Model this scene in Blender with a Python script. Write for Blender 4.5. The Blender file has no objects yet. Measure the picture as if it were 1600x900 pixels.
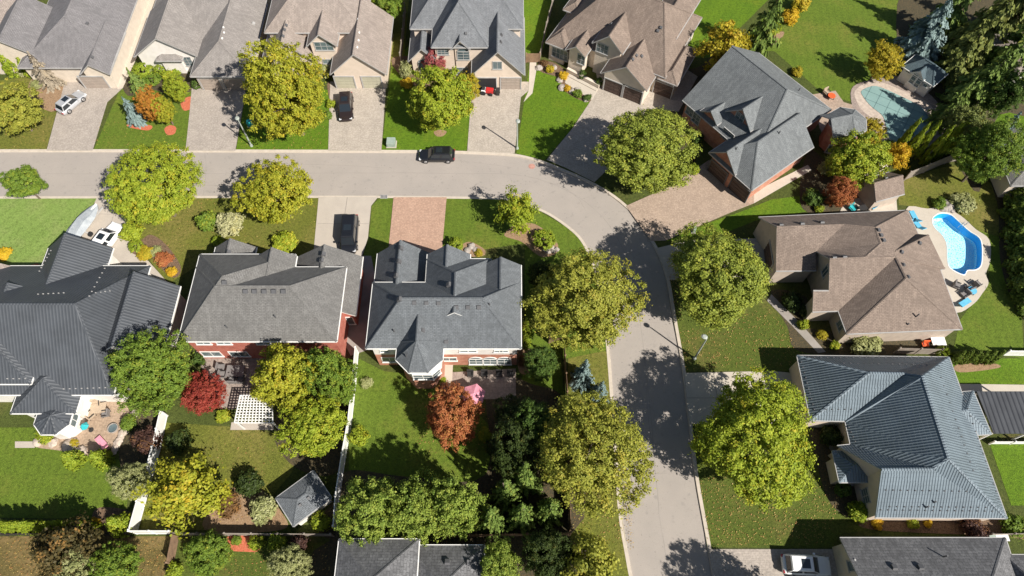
import bpy, bmesh, math, random
import numpy as np
from mathutils import Vector, Matrix
from mathutils.geometry import tessellate_polygon
from mathutils.bvhtree import BVHTree
rnd = random.Random(7)
R_ = math.radians
S = bpy.context.scene
COL = S.collection
# ------------------------------------------------------------------ camera, sky, sun, exposure
CAM_H, TILT, FPX = 69.0, R_(28.0), 1060.0
cd = bpy.data.cameras.new('camera'); cd.sensor_width = 36.0; cd.lens = 36.0 * FPX / 1600.0
cd.clip_start = 1.0; cd.clip_end = 2000.0
cam = bpy.data.objects.new('camera', cd); COL.objects.link(cam)
cam.location = (0, 0, CAM_H); cam.rotation_euler = (TILT, 0, 0); S.camera = cam
SUN_AZ, SUN_EL = math.atan2(0.76, -0.65), R_(43.0)      # compass bearing of the sun (x east, y north)
w = bpy.data.worlds.new('World'); S.world = w; w.use_nodes = True
nt = w.node_tree; bg = nt.nodes['Background']; sky = nt.nodes.new('ShaderNodeTexSky')
sky.sky_type = 'NISHITA'; sky.sun_disc = False; sky.sun_elevation = SUN_EL; sky.sun_rotation = SUN_AZ
nt.links.new(sky.outputs[0], bg.inputs[0]); bg.inputs[1].default_value = 0.05
sl = bpy.data.lights.new('sun', 'SUN'); sl.energy = 5.0; sl.angle = R_(0.55); sl.color = (1.0, 0.945, 0.86)
sun = bpy.data.objects.new('sun', sl); COL.objects.link(sun); sun.location = (60, -50, 90)
sd = Vector((math.sin(SUN_AZ) * math.cos(SUN_EL), math.cos(SUN_AZ) * math.cos(SUN_EL), math.sin(SUN_EL)))
sun.rotation_euler = (-sd).to_track_quat('-Z', 'Y').to_euler()
S.view_settings.view_transform = 'Standard'; S.view_settings.look = 'None'
S.view_settings.exposure = 0.60; S.view_settings.gamma = 1.0; S.view_settings.use_curve_mapping = False
S.cycles.max_bounces = 6; S.cycles.transparent_max_bounces = 12

# ------------------------------------------------------------------ survey helper: photo pixel (1600x900) + height -> place
CO = Vector((0, 0, CAM_H)); MROT = Matrix.Rotation(TILT, 3, 'X')
def ray(px, py): return MROT @ Vector(((px - 800) / FPX, -(py - 450) / FPX, -1.0))
def g(px, py, z=0.0):
    d = ray(px, py); return CO + d * ((z - CAM_H) / d.z)
def mpp(px, py, z=0.0):                                    # metres per photo pixel at that place
    p = g(px, py, z); fwd = MROT @ Vector((0, 0, -1)); return (p - CO).dot(fwd) / FPX

# ------------------------------------------------------------------ materials
MATS = {}
def nodes(name):
    m = bpy.data.materials.new(name); m.use_nodes = True; MATS[name] = m
    t = m.node_tree; return m, t, t.nodes['Principled BSDF']
def N(t, kind, **kw):
    n = t.nodes.new(kind)
    for k, v in kw.items():
        if k.startswith('i_'): n.inputs[k[2:].replace('_', ' ')].default_value = v
        else: setattr(n, k, v)
    return n
def c4(c): return (c[0], c[1], c[2], 1.0)
def mixc(t, fac, a, b):
    n = t.nodes.new('ShaderNodeMix'); n.data_type = 'RGBA'
    for s, v in ((0, fac), (6, a), (7, b)):
        if isinstance(v, (tuple, list)): n.inputs[s].default_value = c4(v)
        elif isinstance(v, (int, float)): n.inputs[s].default_value = v
        else: t.links.new(v, n.inputs[s])
    return n.outputs[2]
def pos(t): return t.nodes.new('ShaderNodeNewGeometry').outputs['Position']
def uvn(t): return t.nodes.new('ShaderNodeTexCoord').outputs['UV']
def noise(t, vec, scale, detail=4.0, lo=0.35, hi=0.65, rough=0.55):
    n = N(t, 'ShaderNodeTexNoise', i_Scale=scale, i_Detail=detail, i_Roughness=rough)
    t.links.new(vec, n.inputs['Vector'])
    r = N(t, 'ShaderNodeMapRange'); r.inputs[1].default_value = lo; r.inputs[2].default_value = hi
    t.links.new(n.outputs['Fac'], r.inputs[0]); return r.outputs[0]
def bump(t, p, h, dist=0.02, strength=0.5):
    b = N(t, 'ShaderNodeBump'); b.inputs['Strength'].default_value = strength; b.inputs['Distance'].default_value = dist
    t.links.new(h, b.inputs['Height']); t.links.new(b.outputs[0], p.inputs['Normal'])
def plain(name, c1, c2=None, scale=3.0, rough=0.7, metal=0.0, fine=None, bmp=0.0):
    m, t, p = nodes(name); p.inputs['Roughness'].default_value = rough; p.inputs['Metallic'].default_value = metal
    c2 = c2 or tuple(x * 0.82 for x in c1); v = pos(t)
    col = mixc(t, noise(t, v, scale), c1, c2)
    if fine: col = mixc(t, noise(t, v, fine[0], 2.0, 0.4, 0.62), col, fine[1])
    t.links.new(col, p.inputs['Base Color'])
    if bmp: bump(t, p, noise(t, v, scale * 6), bmp)
    return m
def lawn(name, c1, c2, dry, ang=None, width=1.1, sa=0.16, dryamt=(0.5, 0.72)):
    m, t, p = nodes(name); p.inputs['Roughness'].default_value = 0.85; p.inputs['Specular IOR Level'].default_value = 0.2
    v = pos(t)
    col = mixc(t, noise(t, v, 0.35, 5.0), c1, c2)
    col = mixc(t, noise(t, v, 0.16, 6.0, dryamt[0], dryamt[1], 0.65), col, dry)
    col = mixc(t, noise(t, v, 3.2, 3.0, 0.42, 0.72), col, tuple(x * 0.62 for x in c2))
    col = mixc(t, noise(t, v, 9.0, 2.0, 0.5, 0.75), col, tuple(min(1, x * 1.5) for x in c1))
    if ang is not None:
        mp = N(t, 'ShaderNodeMapping'); mp.inputs['Rotation'].default_value = (0, 0, R_(ang)); t.links.new(v, mp.inputs[0])
        wv = N(t, 'ShaderNodeTexWave', i_Scale=0.314 / width, i_Distortion=0.6, i_Detail=2.0)
        t.links.new(mp.outputs[0], wv.inputs[0])
        mm = N(t, 'ShaderNodeMath', operation='MULTIPLY'); mm.inputs[1].default_value = sa; t.links.new(wv.outputs['Fac'], mm.inputs[0])
        col = mixc(t, mm.outputs[0], col, tuple(min(1, x * 2.2) for x in c1))
    t.links.new(col, p.inputs['Base Color'])
    bump(t, p, noise(t, v, 14.0, 3.0, 0.2, 0.8), 0.06, 0.9)
    return m
def paver(name, c1, c2, mortar, bw=0.24, bh=0.12, ms=0.012, rot=0.0, mott=0.5):
    m, t, p = nodes(name); p.inputs['Roughness'].default_value = 0.85
    v = pos(t); mp = N(t, 'ShaderNodeMapping'); mp.inputs['Rotation'].default_value = (0, 0, R_(rot)); t.links.new(v, mp.inputs[0])
    b = N(t, 'ShaderNodeTexBrick', i_Scale=1.0, i_Mortar_Size=ms, i_Brick_Width=bw, i_Row_Height=bh)
    b.inputs['Color1'].default_value = c4(c1); b.inputs['Color2'].default_value = c4(c2); b.inputs['Mortar'].default_value = c4(mortar)
    t.links.new(mp.outputs[0], b.inputs['Vector'])
    col = mixc(t, noise(t, v, 0.7, 6.0, 0.3, 0.75), b.outputs['Color'], tuple((x + y) * 0.5 * 0.72 for x, y in zip(c1, c2)))
    col = mixc(t, noise(t, v, 5.0, 3.0, 0.45, 0.8), col, tuple(min(1, x * 1.18) for x in c1))
    t.links.new(col, p.inputs['Base Color']); bump(t, p, b.outputs['Fac'], -0.01, 0.5)
    return m
def shingle(name, c1, c2, bw=0.42, bh=0.16, streak=0.68):
    m, t, p = nodes(name); p.inputs['Roughness'].default_value = 0.9
    v = uvn(t); b = N(t, 'ShaderNodeTexBrick', i_Scale=1.0, i_Mortar_Size=0.022, i_Brick_Width=bw, i_Row_Height=bh, i_Bias=0.1)
    b.inputs['Color1'].default_value = c4(c1); b.inputs['Color2'].default_value = c4(c2)
    b.inputs['Mortar'].default_value = c4(tuple(x * 0.55 for x in c2)); t.links.new(v, b.inputs['Vector'])
    w3 = pos(t)
    col = mixc(t, noise(t, w3, 0.5, 6.0, 0.35, 0.75), b.outputs['Color'], tuple(x * streak for x in c2))
    mp = N(t, 'ShaderNodeMapping'); mp.inputs['Scale'].default_value = (1.6, 0.6, 1.0); t.links.new(v, mp.inputs[0])
    col = mixc(t, noise(t, mp.outputs[0], 1.6, 5.0, 0.45, 0.95), col, tuple(min(1, x * 1.12) for x in c1))
    col = mixc(t, noise(t, w3, 7.0, 2.0, 0.48, 0.75), col, tuple(x * 0.62 for x in c2))
    t.links.new(col, p.inputs['Base Color']); bump(t, p, b.outputs['Fac'], -0.03, 0.7)
    return m
def ribmetal(name, c, pitch=0.3, tile=False, rough=0.42, bd=0.06):
    m, t, p = nodes(name); p.inputs['Roughness'].default_value = rough; p.inputs['Specular IOR Level'].default_value = 0.6
    v = uvn(t); w3 = pos(t)
    sp = N(t, 'ShaderNodeSeparateXYZ'); t.links.new(v, sp.inputs[0])
    m1 = N(t, 'ShaderNodeMath', operation='MULTIPLY'); m1.inputs[1].default_value = 1.0 / pitch; t.links.new(sp.outputs[0], m1.inputs[0])
    fr = N(t, 'ShaderNodeMath', operation='PINGPONG'); fr.inputs[1].default_value = 0.5; t.links.new(m1.outputs[0], fr.inputs[0])
    rg = N(t, 'ShaderNodeMapRange'); rg.inputs[1].default_value = 0.08; rg.inputs[2].default_value = 0.34; rg.inputs[3].default_value = 1.0; rg.inputs[4].default_value = 0.0
    t.links.new(fr.outputs[0], rg.inputs[0]); h = rg.outputs[0]
    if tile:
        m2 = N(t, 'ShaderNodeMath', operation='MULTIPLY'); m2.inputs[1].default_value = 1.0 / 0.42; t.links.new(sp.outputs[1], m2.inputs[0])
        f2 = N(t, 'ShaderNodeMath', operation='FRACT'); t.links.new(m2.outputs[0], f2.inputs[0])
        ad = N(t, 'ShaderNodeMath', operation='MULTIPLY_ADD'); ad.inputs[1].default_value = 1.5
        t.links.new(f2.outputs[0], ad.inputs[0]); t.links.new(h, ad.inputs[2]); h = ad.outputs[0]
    p.inputs['Metallic'].default_value = 0.15
    col = mixc(t, noise(t, w3, 0.6, 5.0), c, tuple(x * 0.8 for x in c))
    t.links.new(col, p.inputs['Base Color']); bump(t, p, h, bd, 1.0)
    return m
def siding(name, c, c2, step=0.2):
    m, t, p = nodes(name); p.inputs['Roughness'].default_value = 0.75
    v = pos(t); sp = N(t, 'ShaderNodeSeparateXYZ'); t.links.new(v, sp.inputs[0])
    m1 = N(t, 'ShaderNodeMath', operation='MULTIPLY'); m1.inputs[1].default_value = 1.0 / step; t.links.new(sp.outputs[2], m1.inputs[0])
    f2 = N(t, 'ShaderNodeMath', operation='FRACT'); t.links.new(m1.outputs[0], f2.inputs[0])
    t.links.new(mixc(t, noise(t, v, 1.4, 5.0), c, c2), p.inputs['Base Color']); bump(t, p, f2.outputs[0], 0.02, 0.5)
    return m
def brickwall(name, c1, c2, mortar):
    m, t, p = nodes(name); p.inputs['Roughness'].default_value = 0.9
    v = uvn(t); b = N(t, 'ShaderNodeTexBrick', i_Scale=1.0, i_Mortar_Size=0.012, i_Brick_Width=0.3, i_Row_Height=0.1)
    b.inputs['Color1'].default_value = c4(c1); b.inputs['Color2'].default_value = c4(c2); b.inputs['Mortar'].default_value = c4(mortar)
    t.links.new(v, b.inputs['Vector'])
    t.links.new(mixc(t, noise(t, pos(t), 1.5, 5.0, 0.4, 0.8), b.outputs['Color'], tuple(x * 0.7 for x in c2)), p.inputs['Base Color'])
    bump(t, p, b.outputs['Fac'], -0.01, 0.5); return m
def leafmat(name, a, b, c, trans=0.3):
    m, t, p = nodes(name); p.inputs['Roughness'].default_value = 0.6; p.inputs['Specular IOR Level'].default_value = 0.25
    at = N(t, 'ShaderNodeAttribute', attribute_name='var')
    sp = N(t, 'ShaderNodeSeparateColor'); t.links.new(at.outputs['Color'], sp.inputs[0])
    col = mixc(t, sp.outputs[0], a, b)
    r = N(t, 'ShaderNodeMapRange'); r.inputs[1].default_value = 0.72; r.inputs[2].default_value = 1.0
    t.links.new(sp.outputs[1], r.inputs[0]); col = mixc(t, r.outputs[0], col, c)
    t.links.new(col, p.inputs['Base Color'])
    tr = N(t, 'ShaderNodeBsdfTranslucent'); t.links.new(col, tr.inputs[0])
    ms = t.nodes.new('ShaderNodeMixShader'); ms.inputs[0].default_value = trans
    t.links.new(p.outputs[0], ms.inputs[1]); t.links.new(tr.outputs[0], ms.inputs[2])
    t.links.new(ms.outputs[0], t.nodes['Material Output'].inputs[0]); return m

M = {}
M['base'] = lawn('base_grass', (0.075, 0.095, 0.02), (0.06, 0.078, 0.017), (0.12, 0.1, 0.035))
M['lawn_bright'] = lawn('lawn_bright', (0.20, 0.285, 0.07), (0.165, 0.25, 0.055), (0.26, 0.28, 0.11), 35, 1.3, 0.06)
M['lawn_rich'] = lawn('lawn_rich', (0.105, 0.18, 0.010), (0.08, 0.15, 0.009), (0.15, 0.18, 0.015), 28, 1.0, 0.05)
M['lawn_mid'] = lawn('lawn_mid', (0.112, 0.165, 0.018), (0.09, 0.138, 0.015), (0.17, 0.165, 0.032), 5, 1.0, 0.06)
M['lawn_olive'] = lawn('lawn_olive', (0.15, 0.16, 0.026), (0.118, 0.132, 0.022), (0.21, 0.17, 0.052), None, dryamt=(0.45, 0.66))
M['lawn_dry'] = lawn('lawn_dry', (0.15, 0.115, 0.04), (0.11, 0.09, 0.03), (0.25, 0.17, 0.075), None, dryamt=(0.4, 0.58))
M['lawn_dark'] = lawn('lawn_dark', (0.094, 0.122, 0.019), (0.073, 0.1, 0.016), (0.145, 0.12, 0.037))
m, t, p = nodes('road_surface'); p.inputs['Roughness'].default_value = 0.9; v = pos(t)
col = mixc(t, noise(t, v, 0.35, 6.0, 0.3, 0.75), (0.365, 0.322, 0.285), (0.315, 0.282, 0.252))
col = mixc(t, noise(t, v, 24.0, 2.0, 0.45, 0.75), col, (0.27, 0.245, 0.22))
col = mixc(t, noise(t, v, 1.3, 5.0, 0.60, 0.78), col, (0.25, 0.228, 0.208))
col = mixc(t, noise(t, v, 5.0, 3.0, 0.66, 0.74), col, (0.21, 0.19, 0.175))
t.links.new(col, p.inputs['Base Color']); bump(t, p, noise(t, v, 40.0), 0.01, 0.4); M['road'] = m
M['kerb'] = plain('kerb_concrete', (0.52, 0.455, 0.38), (0.45, 0.39, 0.32), 2.0, 0.85)
M['concrete'] = plain('concrete', (0.42, 0.37, 0.315), (0.36, 0.315, 0.27), 0.9, 0.85, fine=(18.0, (0.45, 0.4, 0.34)))
M['concrete_pale'] = plain('concrete_pale', (0.47, 0.415, 0.345), (0.41, 0.36, 0.295), 1.1, 0.85, fine=(16.0, (0.5, 0.45, 0.38)))
M['path'] = plain('path_concrete', (0.30, 0.27, 0.245), (0.25, 0.225, 0.20), 1.0, 0.85)
M['paver_beige'] = paver('paver_beige', (0.44, 0.385, 0.325), (0.38, 0.33, 0.275), (0.28, 0.24, 0.20), 0.36, 0.2)
M['paver_grey'] = paver('paver_grey', (0.40, 0.35, 0.305), (0.345, 0.30, 0.262), (0.25, 0.215, 0.185), 0.36, 0.2)
M['paver_pink'] = paver('paver_pink', (0.455, 0.295, 0.215), (0.40, 0.25, 0.18), (0.33, 0.23, 0.17), 0.42, 0.22, 0.03)
M['paver_tan'] = paver('paver_tan', (0.40, 0.305, 0.235), (0.335, 0.25, 0.19), (0.25, 0.19, 0.145), 0.36, 0.2, rot=35)
M['paver_brown'] = paver('paver_brown', (0.40, 0.295, 0.21), (0.335, 0.24, 0.165), (0.24, 0.17, 0.12), 0.5, 0.5, 0.02)
M['stone'] = paver('patio_stone', (0.33, 0.27, 0.23), (0.27, 0.21, 0.185), (0.18, 0.14, 0.12), 0.6, 0.6, 0.02)
M['coping'] = plain('coping_stone', (0.50, 0.42, 0.35), (0.38, 0.31, 0.26), 2.5, 0.85)
M['mulch'] = plain('mulch_brown', (0.14, 0.085, 0.05), (0.085, 0.055, 0.035), 2.5, 0.95, fine=(9.0, (0.2, 0.13, 0.08)), bmp=0.05)
M['mulch_tan'] = plain('mulch_tan', (0.28, 0.175, 0.095), (0.20, 0.125, 0.07), 2.5, 0.95, fine=(9.0, (0.33, 0.22, 0.13)), bmp=0.05)
M['mulch_red'] = plain('mulch_red', (0.50, 0.12, 0.055), (0.40, 0.09, 0.045), 2.5, 0.95, fine=(9.0, (0.55, 0.17, 0.09)), bmp=0.05)
M['soil'] = plain('dark_soil', (0.055, 0.048, 0.025), (0.035, 0.033, 0.018), 1.5, 0.95, fine=(6.0, (0.09, 0.065, 0.03)), bmp=0.05)  # bare earth of a dark brown colour
M['sh_c'] = shingle('shingle_slate', (0.165, 0.18, 0.195), (0.135, 0.148, 0.16))
M['sh_b'] = shingle('shingle_grey', (0.205, 0.20, 0.192), (0.17, 0.165, 0.158))
M['sh_brown'] = shingle('shingle_brown', (0.285, 0.222, 0.18), (0.23, 0.176, 0.143))
M['sh_lilac'] = shingle('shingle_lilac', (0.315, 0.288, 0.268), (0.28, 0.255, 0.238))
M['sh_beige'] = shingle('shingle_beige', (0.385, 0.325, 0.285), (0.335, 0.28, 0.245))
M['sh_dusk'] = shingle('shingle_dusk', (0.245, 0.232, 0.236), (0.21, 0.20, 0.204))
M['sh_steel'] = shingle('shingle_steel', (0.225, 0.235, 0.25), (0.185, 0.195, 0.21))
M['sh_k'] = shingle('shingle_bluegrey', (0.205, 0.22, 0.225), (0.165, 0.178, 0.185))
M['sh_char'] = shingle('shingle_charcoal', (0.20, 0.20, 0.205), (0.12, 0.12, 0.125), 0.5, 0.3)
M['sh_pool'] = shingle('shingle_teal', (0.11, 0.16, 0.18), (0.085, 0.125, 0.145))
M['metal_dark'] = ribmetal('metal_ribbed_dark', (0.075, 0.083, 0.095), 0.33, rough=0.6, bd=0.02)
M['metal_blue'] = ribmetal('metal_tile_blue', (0.17, 0.215, 0.25), 0.26, True, 0.6, 0.06)
M['metal_flat'] = ribmetal('metal_flat_dark', (0.075, 0.078, 0.085), 0.5)
M['white'] = plain('white_trim', (0.78, 0.77, 0.74), (0.72, 0.71, 0.68), 1.0, 0.6)
M['trim_grey'] = plain('grey_trim', (0.42, 0.41, 0.40), None, 1.0, 0.6)
M['trim_dark'] = plain('dark_trim', (0.10, 0.10, 0.105), None, 1.0, 0.6)
M['w_white'] = siding('wall_white', (0.78, 0.74, 0.69), (0.70, 0.66, 0.61), 0.22)
M['w_cream'] = siding('wall_cream', (0.68, 0.59, 0.49), (0.60, 0.52, 0.43), 0.3)
M['w_pink'] = siding('wall_pinkbeige', (0.66, 0.55, 0.46), (0.60, 0.50, 0.41), 0.3)
M['w_stone'] = siding('wall_stone', (0.50, 0.42, 0.35), (0.42, 0.35, 0.29), 0.3)
M['w_brick'] = brickwall('brick_orange', (0.52, 0.20, 0.12), (0.44, 0.16, 0.095), (0.5, 0.38, 0.3))
M['w_redbrick'] = brickwall('brick_red', (0.50, 0.135, 0.09), (0.42, 0.105, 0.07), (0.45, 0.25, 0.2))
M['door_beige'] = siding('garage_beige', (0.36, 0.30, 0.255), (0.32, 0.265, 0.225), 0.5)
M['door_green'] = siding('garage_sage', (0.43, 0.41, 0.31), (0.39, 0.37, 0.28), 0.5)
M['door_brown'] = siding('garage_brown', (0.10, 0.065, 0.05), (0.08, 0.05, 0.04), 0.5)
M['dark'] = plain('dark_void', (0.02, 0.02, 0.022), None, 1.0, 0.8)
M['wood'] = plain('fence_wood', (0.26, 0.165, 0.10), (0.19, 0.12, 0.075), 2.0, 0.85)
M['wood_grey'] = plain('fence_wood_grey', (0.30, 0.26, 0.22), (0.24, 0.20, 0.17), 2.0, 0.85)
M['bark'] = plain('bark', (0.20, 0.155, 0.115), (0.13, 0.10, 0.075), 6.0, 0.95, bmp=0.03)
M['rubber'] = plain('rubber', (0.018, 0.018, 0.02), None, 5.0, 0.8)
M['chrome'] = plain('alloy', (0.55, 0.55, 0.56), None, 5.0, 0.35, 0.8)
M['red'] = plain('red_paint', (0.55, 0.03, 0.03), None, 3.0, 0.4)
M['lamp_red'] = plain('tail_lamp', (0.35, 0.02, 0.03), None, 3.0, 0.3)
M['lamp_white'] = plain('head_lamp', (0.7, 0.72, 0.75), None, 3.0, 0.2)
M['pole'] = plain('pole_green', (0.36, 0.39, 0.35), (0.30, 0.33, 0.30), 3.0, 0.6)
M['util'] = plain('utility_green', (0.30, 0.37, 0.32), (0.25, 0.31, 0.27), 3.0, 0.6)
M['pink'] = plain('pink_cloth', (0.72, 0.30, 0.38), (0.62, 0.24, 0.31), 3.0, 0.8)
M['teal'] = plain('teal_plastic', (0.03, 0.42, 0.45), None, 3.0, 0.5)
M['turq'] = plain('blue_cloth', (0.12, 0.45, 0.66), None, 3.0, 0.7)
M['orange'] = plain('orange_plastic', (0.75, 0.12, 0.03), None, 3.0, 0.6)
M['grey_fab'] = plain('grey_cushion', (0.20, 0.185, 0.18), None, 4.0, 0.9)
M['tan_fab'] = plain('tan_cushion', (0.42, 0.33, 0.24), None, 4.0, 0.9)
M['iron'] = plain('black_iron', (0.03, 0.028, 0.028), None, 4.0, 0.6)
M['rock'] = plain('rock', (0.42, 0.37, 0.33), (0.28, 0.25, 0.22), 4.0, 0.9, bmp=0.04)
M['cover'] = plain('pool_cover', (0.20, 0.315, 0.30), (0.175, 0.285, 0.275), 0.6, 0.8)
M['strap'] = plain('pool_strap', (0.13, 0.22, 0.22), None, 0.6, 0.8)
M['tarp'] = plain('boat_tarp', (0.40, 0.43, 0.45), (0.30, 0.33, 0.36), 2.0, 0.7, bmp=0.04)
def glossy_paint(name, c, rough=0.22, metal=0.0):
    m, t, p = nodes(name); p.inputs['Base Color'].default_value = c4(c); p.inputs['Roughness'].default_value = rough
    p.inputs['Metallic'].default_value = metal; p.inputs['Coat Weight'].default_value = 0.6; return m
M['p_white'] = glossy_paint('paint_white', (0.80, 0.80, 0.80)); M['p_silver'] = glossy_paint('paint_silver', (0.5, 0.51, 0.53), 0.25, 0.3); M['p_black'] = glossy_paint('paint_black', (0.012, 0.013, 0.016))
M['p_bronze'] = glossy_paint('paint_bronze', (0.035, 0.024, 0.022), 0.25, 0.3); M['p_navy'] = glossy_paint('paint_darkblue', (0.010, 0.011, 0.014), 0.35)
M['carglass'] = glossy_paint('car_glass', (0.018, 0.024, 0.03), 0.06)
m, t, p = nodes('window_glass'); p.inputs['Roughness'].default_value = 0.12
t.links.new(mixc(t, noise(t, pos(t), 0.5), (0.06, 0.09, 0.10), (0.16, 0.20, 0.21)), p.inputs['Base Color']); M['glass'] = m
# pool: liner with a bright web of ripple light painted into its colour, clear water
m, t, p = nodes('pool_liner_ripple_light'); p.inputs['Roughness'].default_value = 0.7
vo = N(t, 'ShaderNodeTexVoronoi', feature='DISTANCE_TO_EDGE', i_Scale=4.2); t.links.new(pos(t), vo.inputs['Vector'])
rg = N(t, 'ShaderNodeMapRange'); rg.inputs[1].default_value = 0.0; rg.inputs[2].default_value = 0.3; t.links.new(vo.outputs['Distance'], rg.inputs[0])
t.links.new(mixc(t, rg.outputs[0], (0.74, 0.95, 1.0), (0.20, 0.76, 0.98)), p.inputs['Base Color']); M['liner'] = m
M['pool_wall'] = plain('pool_wall_blue', (0.02, 0.40, 0.80), (0.02, 0.34, 0.72), 1.0, 0.6)
m, t, p = nodes('pool_water'); t.nodes.remove(p)
tb = N(t, 'ShaderNodeBsdfTransparent'); tb.inputs[0].default_value = (0.86, 0.97, 1.0, 1)
gb = N(t, 'ShaderNodeBsdfGlossy'); gb.inputs['Roughness'].default_value = 0.03
bp = N(t, 'ShaderNodeBump'); bp.inputs['Distance'].default_value = 0.02; t.links.new(noise(t, pos(t), 5.0), bp.inputs['Height']); t.links.new(bp.outputs[0], gb.inputs['Normal'])
ms = t.nodes.new('ShaderNodeMixShader'); ms.inputs[0].default_value = 0.04; t.links.new(tb.outputs[0], ms.inputs[1]); t.links.new(gb.outputs[0], ms.inputs[2])
t.links.new(ms.outputs[0], t.nodes['Material Output'].inputs[0]); M['water'] = m
# leaves
M['lf_maple'] = leafmat('leaf_maple', (0.240, 0.276, 0.022), (0.432, 0.408, 0.036), (0.552, 0.408, 0.036))
M['lf_lime'] = leafmat('leaf_lime', (0.200, 0.275, 0.020), (0.375, 0.425, 0.037), (0.500, 0.425, 0.037))
M['lf_olive'] = leafmat('leaf_olive', (0.20, 0.225, 0.03), (0.40, 0.395, 0.06), (0.46, 0.38, 0.06))
M['lf_olive2'] = leafmat('leaf_olive_fresh', (0.16, 0.205, 0.03), (0.34, 0.385, 0.055), (0.44, 0.42, 0.06))
M['lf_umber'] = leafmat('leaf_umber', (0.055, 0.05, 0.018), (0.12, 0.09, 0.03), (0.30, 0.17, 0.05))
M['lf_green'] = leafmat('leaf_green', (0.098, 0.169, 0.023), (0.221, 0.312, 0.039), (0.351, 0.364, 0.039))
M['lf_deep'] = leafmat('leaf_deepgreen', (0.054, 0.102, 0.019), (0.120, 0.192, 0.036), (0.192, 0.228, 0.036))
M['lf_hedge'] = leafmat('leaf_hedge', (0.14, 0.215, 0.034), (0.30, 0.37, 0.06), (0.38, 0.41, 0.07))
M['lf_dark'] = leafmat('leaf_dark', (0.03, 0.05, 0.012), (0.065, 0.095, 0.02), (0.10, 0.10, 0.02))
M['lf_yellow'] = leafmat('leaf_yellow', (0.315, 0.284, 0.021), (0.504, 0.399, 0.032), (0.578, 0.378, 0.032))
M['lf_gold'] = leafmat('leaf_gold', (0.55, 0.36, 0.02), (0.65, 0.46, 0.03), (0.6, 0.3, 0.03))
M['lf_orange'] = leafmat('leaf_orange', (0.36, 0.17, 0.03), (0.52, 0.22, 0.035), (0.42, 0.32, 0.04))
M['lf_rust'] = leafmat('leaf_rust', (0.34, 0.10, 0.04), (0.46, 0.18, 0.065), (0.5, 0.27, 0.08))
M['lf_red'] = leafmat('leaf_red', (0.24, 0.035, 0.028), (0.38, 0.07, 0.045), (0.42, 0.12, 0.06))
M['lf_pinkred'] = leafmat('leaf_pinkred', (0.30, 0.07, 0.085), (0.44, 0.13, 0.12), (0.45, 0.2, 0.12))
M['lf_purple'] = leafmat('leaf_purple', (0.055, 0.03, 0.028), (0.11, 0.055, 0.04), (0.2, 0.10, 0.04))
M['lf_bare'] = leafmat('leaf_bare_twig', (0.20, 0.165, 0.125), (0.32, 0.27, 0.20), (0.38, 0.30, 0.18), 0.05)
M['lf_brown'] = leafmat('leaf_brown', (0.13, 0.075, 0.03), (0.22, 0.12, 0.05), (0.34, 0.17, 0.05))
M['lf_pale'] = leafmat('leaf_pale', (0.253, 0.275, 0.099), (0.396, 0.407, 0.176), (0.462, 0.462, 0.242))
M['lf_cream'] = leafmat('leaf_cream', (0.36, 0.36, 0.17), (0.52, 0.50, 0.28), (0.55, 0.50, 0.2))
M['lf_blue'] = leafmat('leaf_bluespruce', (0.11, 0.17, 0.16), (0.23, 0.31, 0.30), (0.28, 0.36, 0.34), 0.12)
M['lf_fir'] = leafmat('leaf_fir', (0.075, 0.128, 0.027), (0.180, 0.255, 0.053), (0.300, 0.315, 0.060), 0.12)
M['lf_pine'] = leafmat('leaf_pine', (0.095, 0.125, 0.03), (0.185, 0.21, 0.05), (0.27, 0.25, 0.055), 0.12)
M['lf_cedar'] = leafmat('leaf_cedar', (0.143, 0.209, 0.015), (0.275, 0.341, 0.028), (0.374, 0.374, 0.033), 0.15)
M['lf_cedardk'] = leafmat('leaf_cedardark', (0.07, 0.115, 0.016), (0.15, 0.20, 0.028), (0.2, 0.24, 0.03), 0.15)
M['lf_litter'] = leafmat('fallen_leaf', (0.34, 0.25, 0.07), (0.33, 0.16, 0.06), (0.42, 0.33, 0.11), 0.05)
# ------------------------------------------------------------------ mesh helpers
def tag(o, label=None, cat=None, group=None, kind=None):
    for k, v in (('label', label), ('category', cat), ('group', group), ('kind', kind)):
        if v: o[k] = v
    return o
def link(name, data, parent=None, loc=None):
    o = bpy.data.objects.new(name, data); COL.objects.link(o)
    if parent is not None: o.parent = parent
    if loc is not None: o.location = loc
    return o
def empty(name, loc, rz=0.0, label=None, cat=None, group=None):
    o = link(name, None, None, loc); o.empty_display_size = 0.5; o.rotation_euler = (0, 0, rz)
    return tag(o, label, cat, group)
def wpos(o):
    v = Vector((0, 0, 0))
    while o is not None: v += o.location; o = o.parent
    return v
def face_uv(me):
    uvl = me.uv_layers.new(name='UVMap').data
    for p in me.polygons:
        n = p.normal
        h = Vector((-n.y, n.x, 0)) if abs(n.z) < 0.9999 else Vector((1, 0, 0))
        h.normalize(); s = n.cross(h)
        for li in p.loop_indices:
            v = me.vertices[me.loops[li].vertex_index].co; uvl[li].uv = (v.dot(h), v.dot(s))
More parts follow.
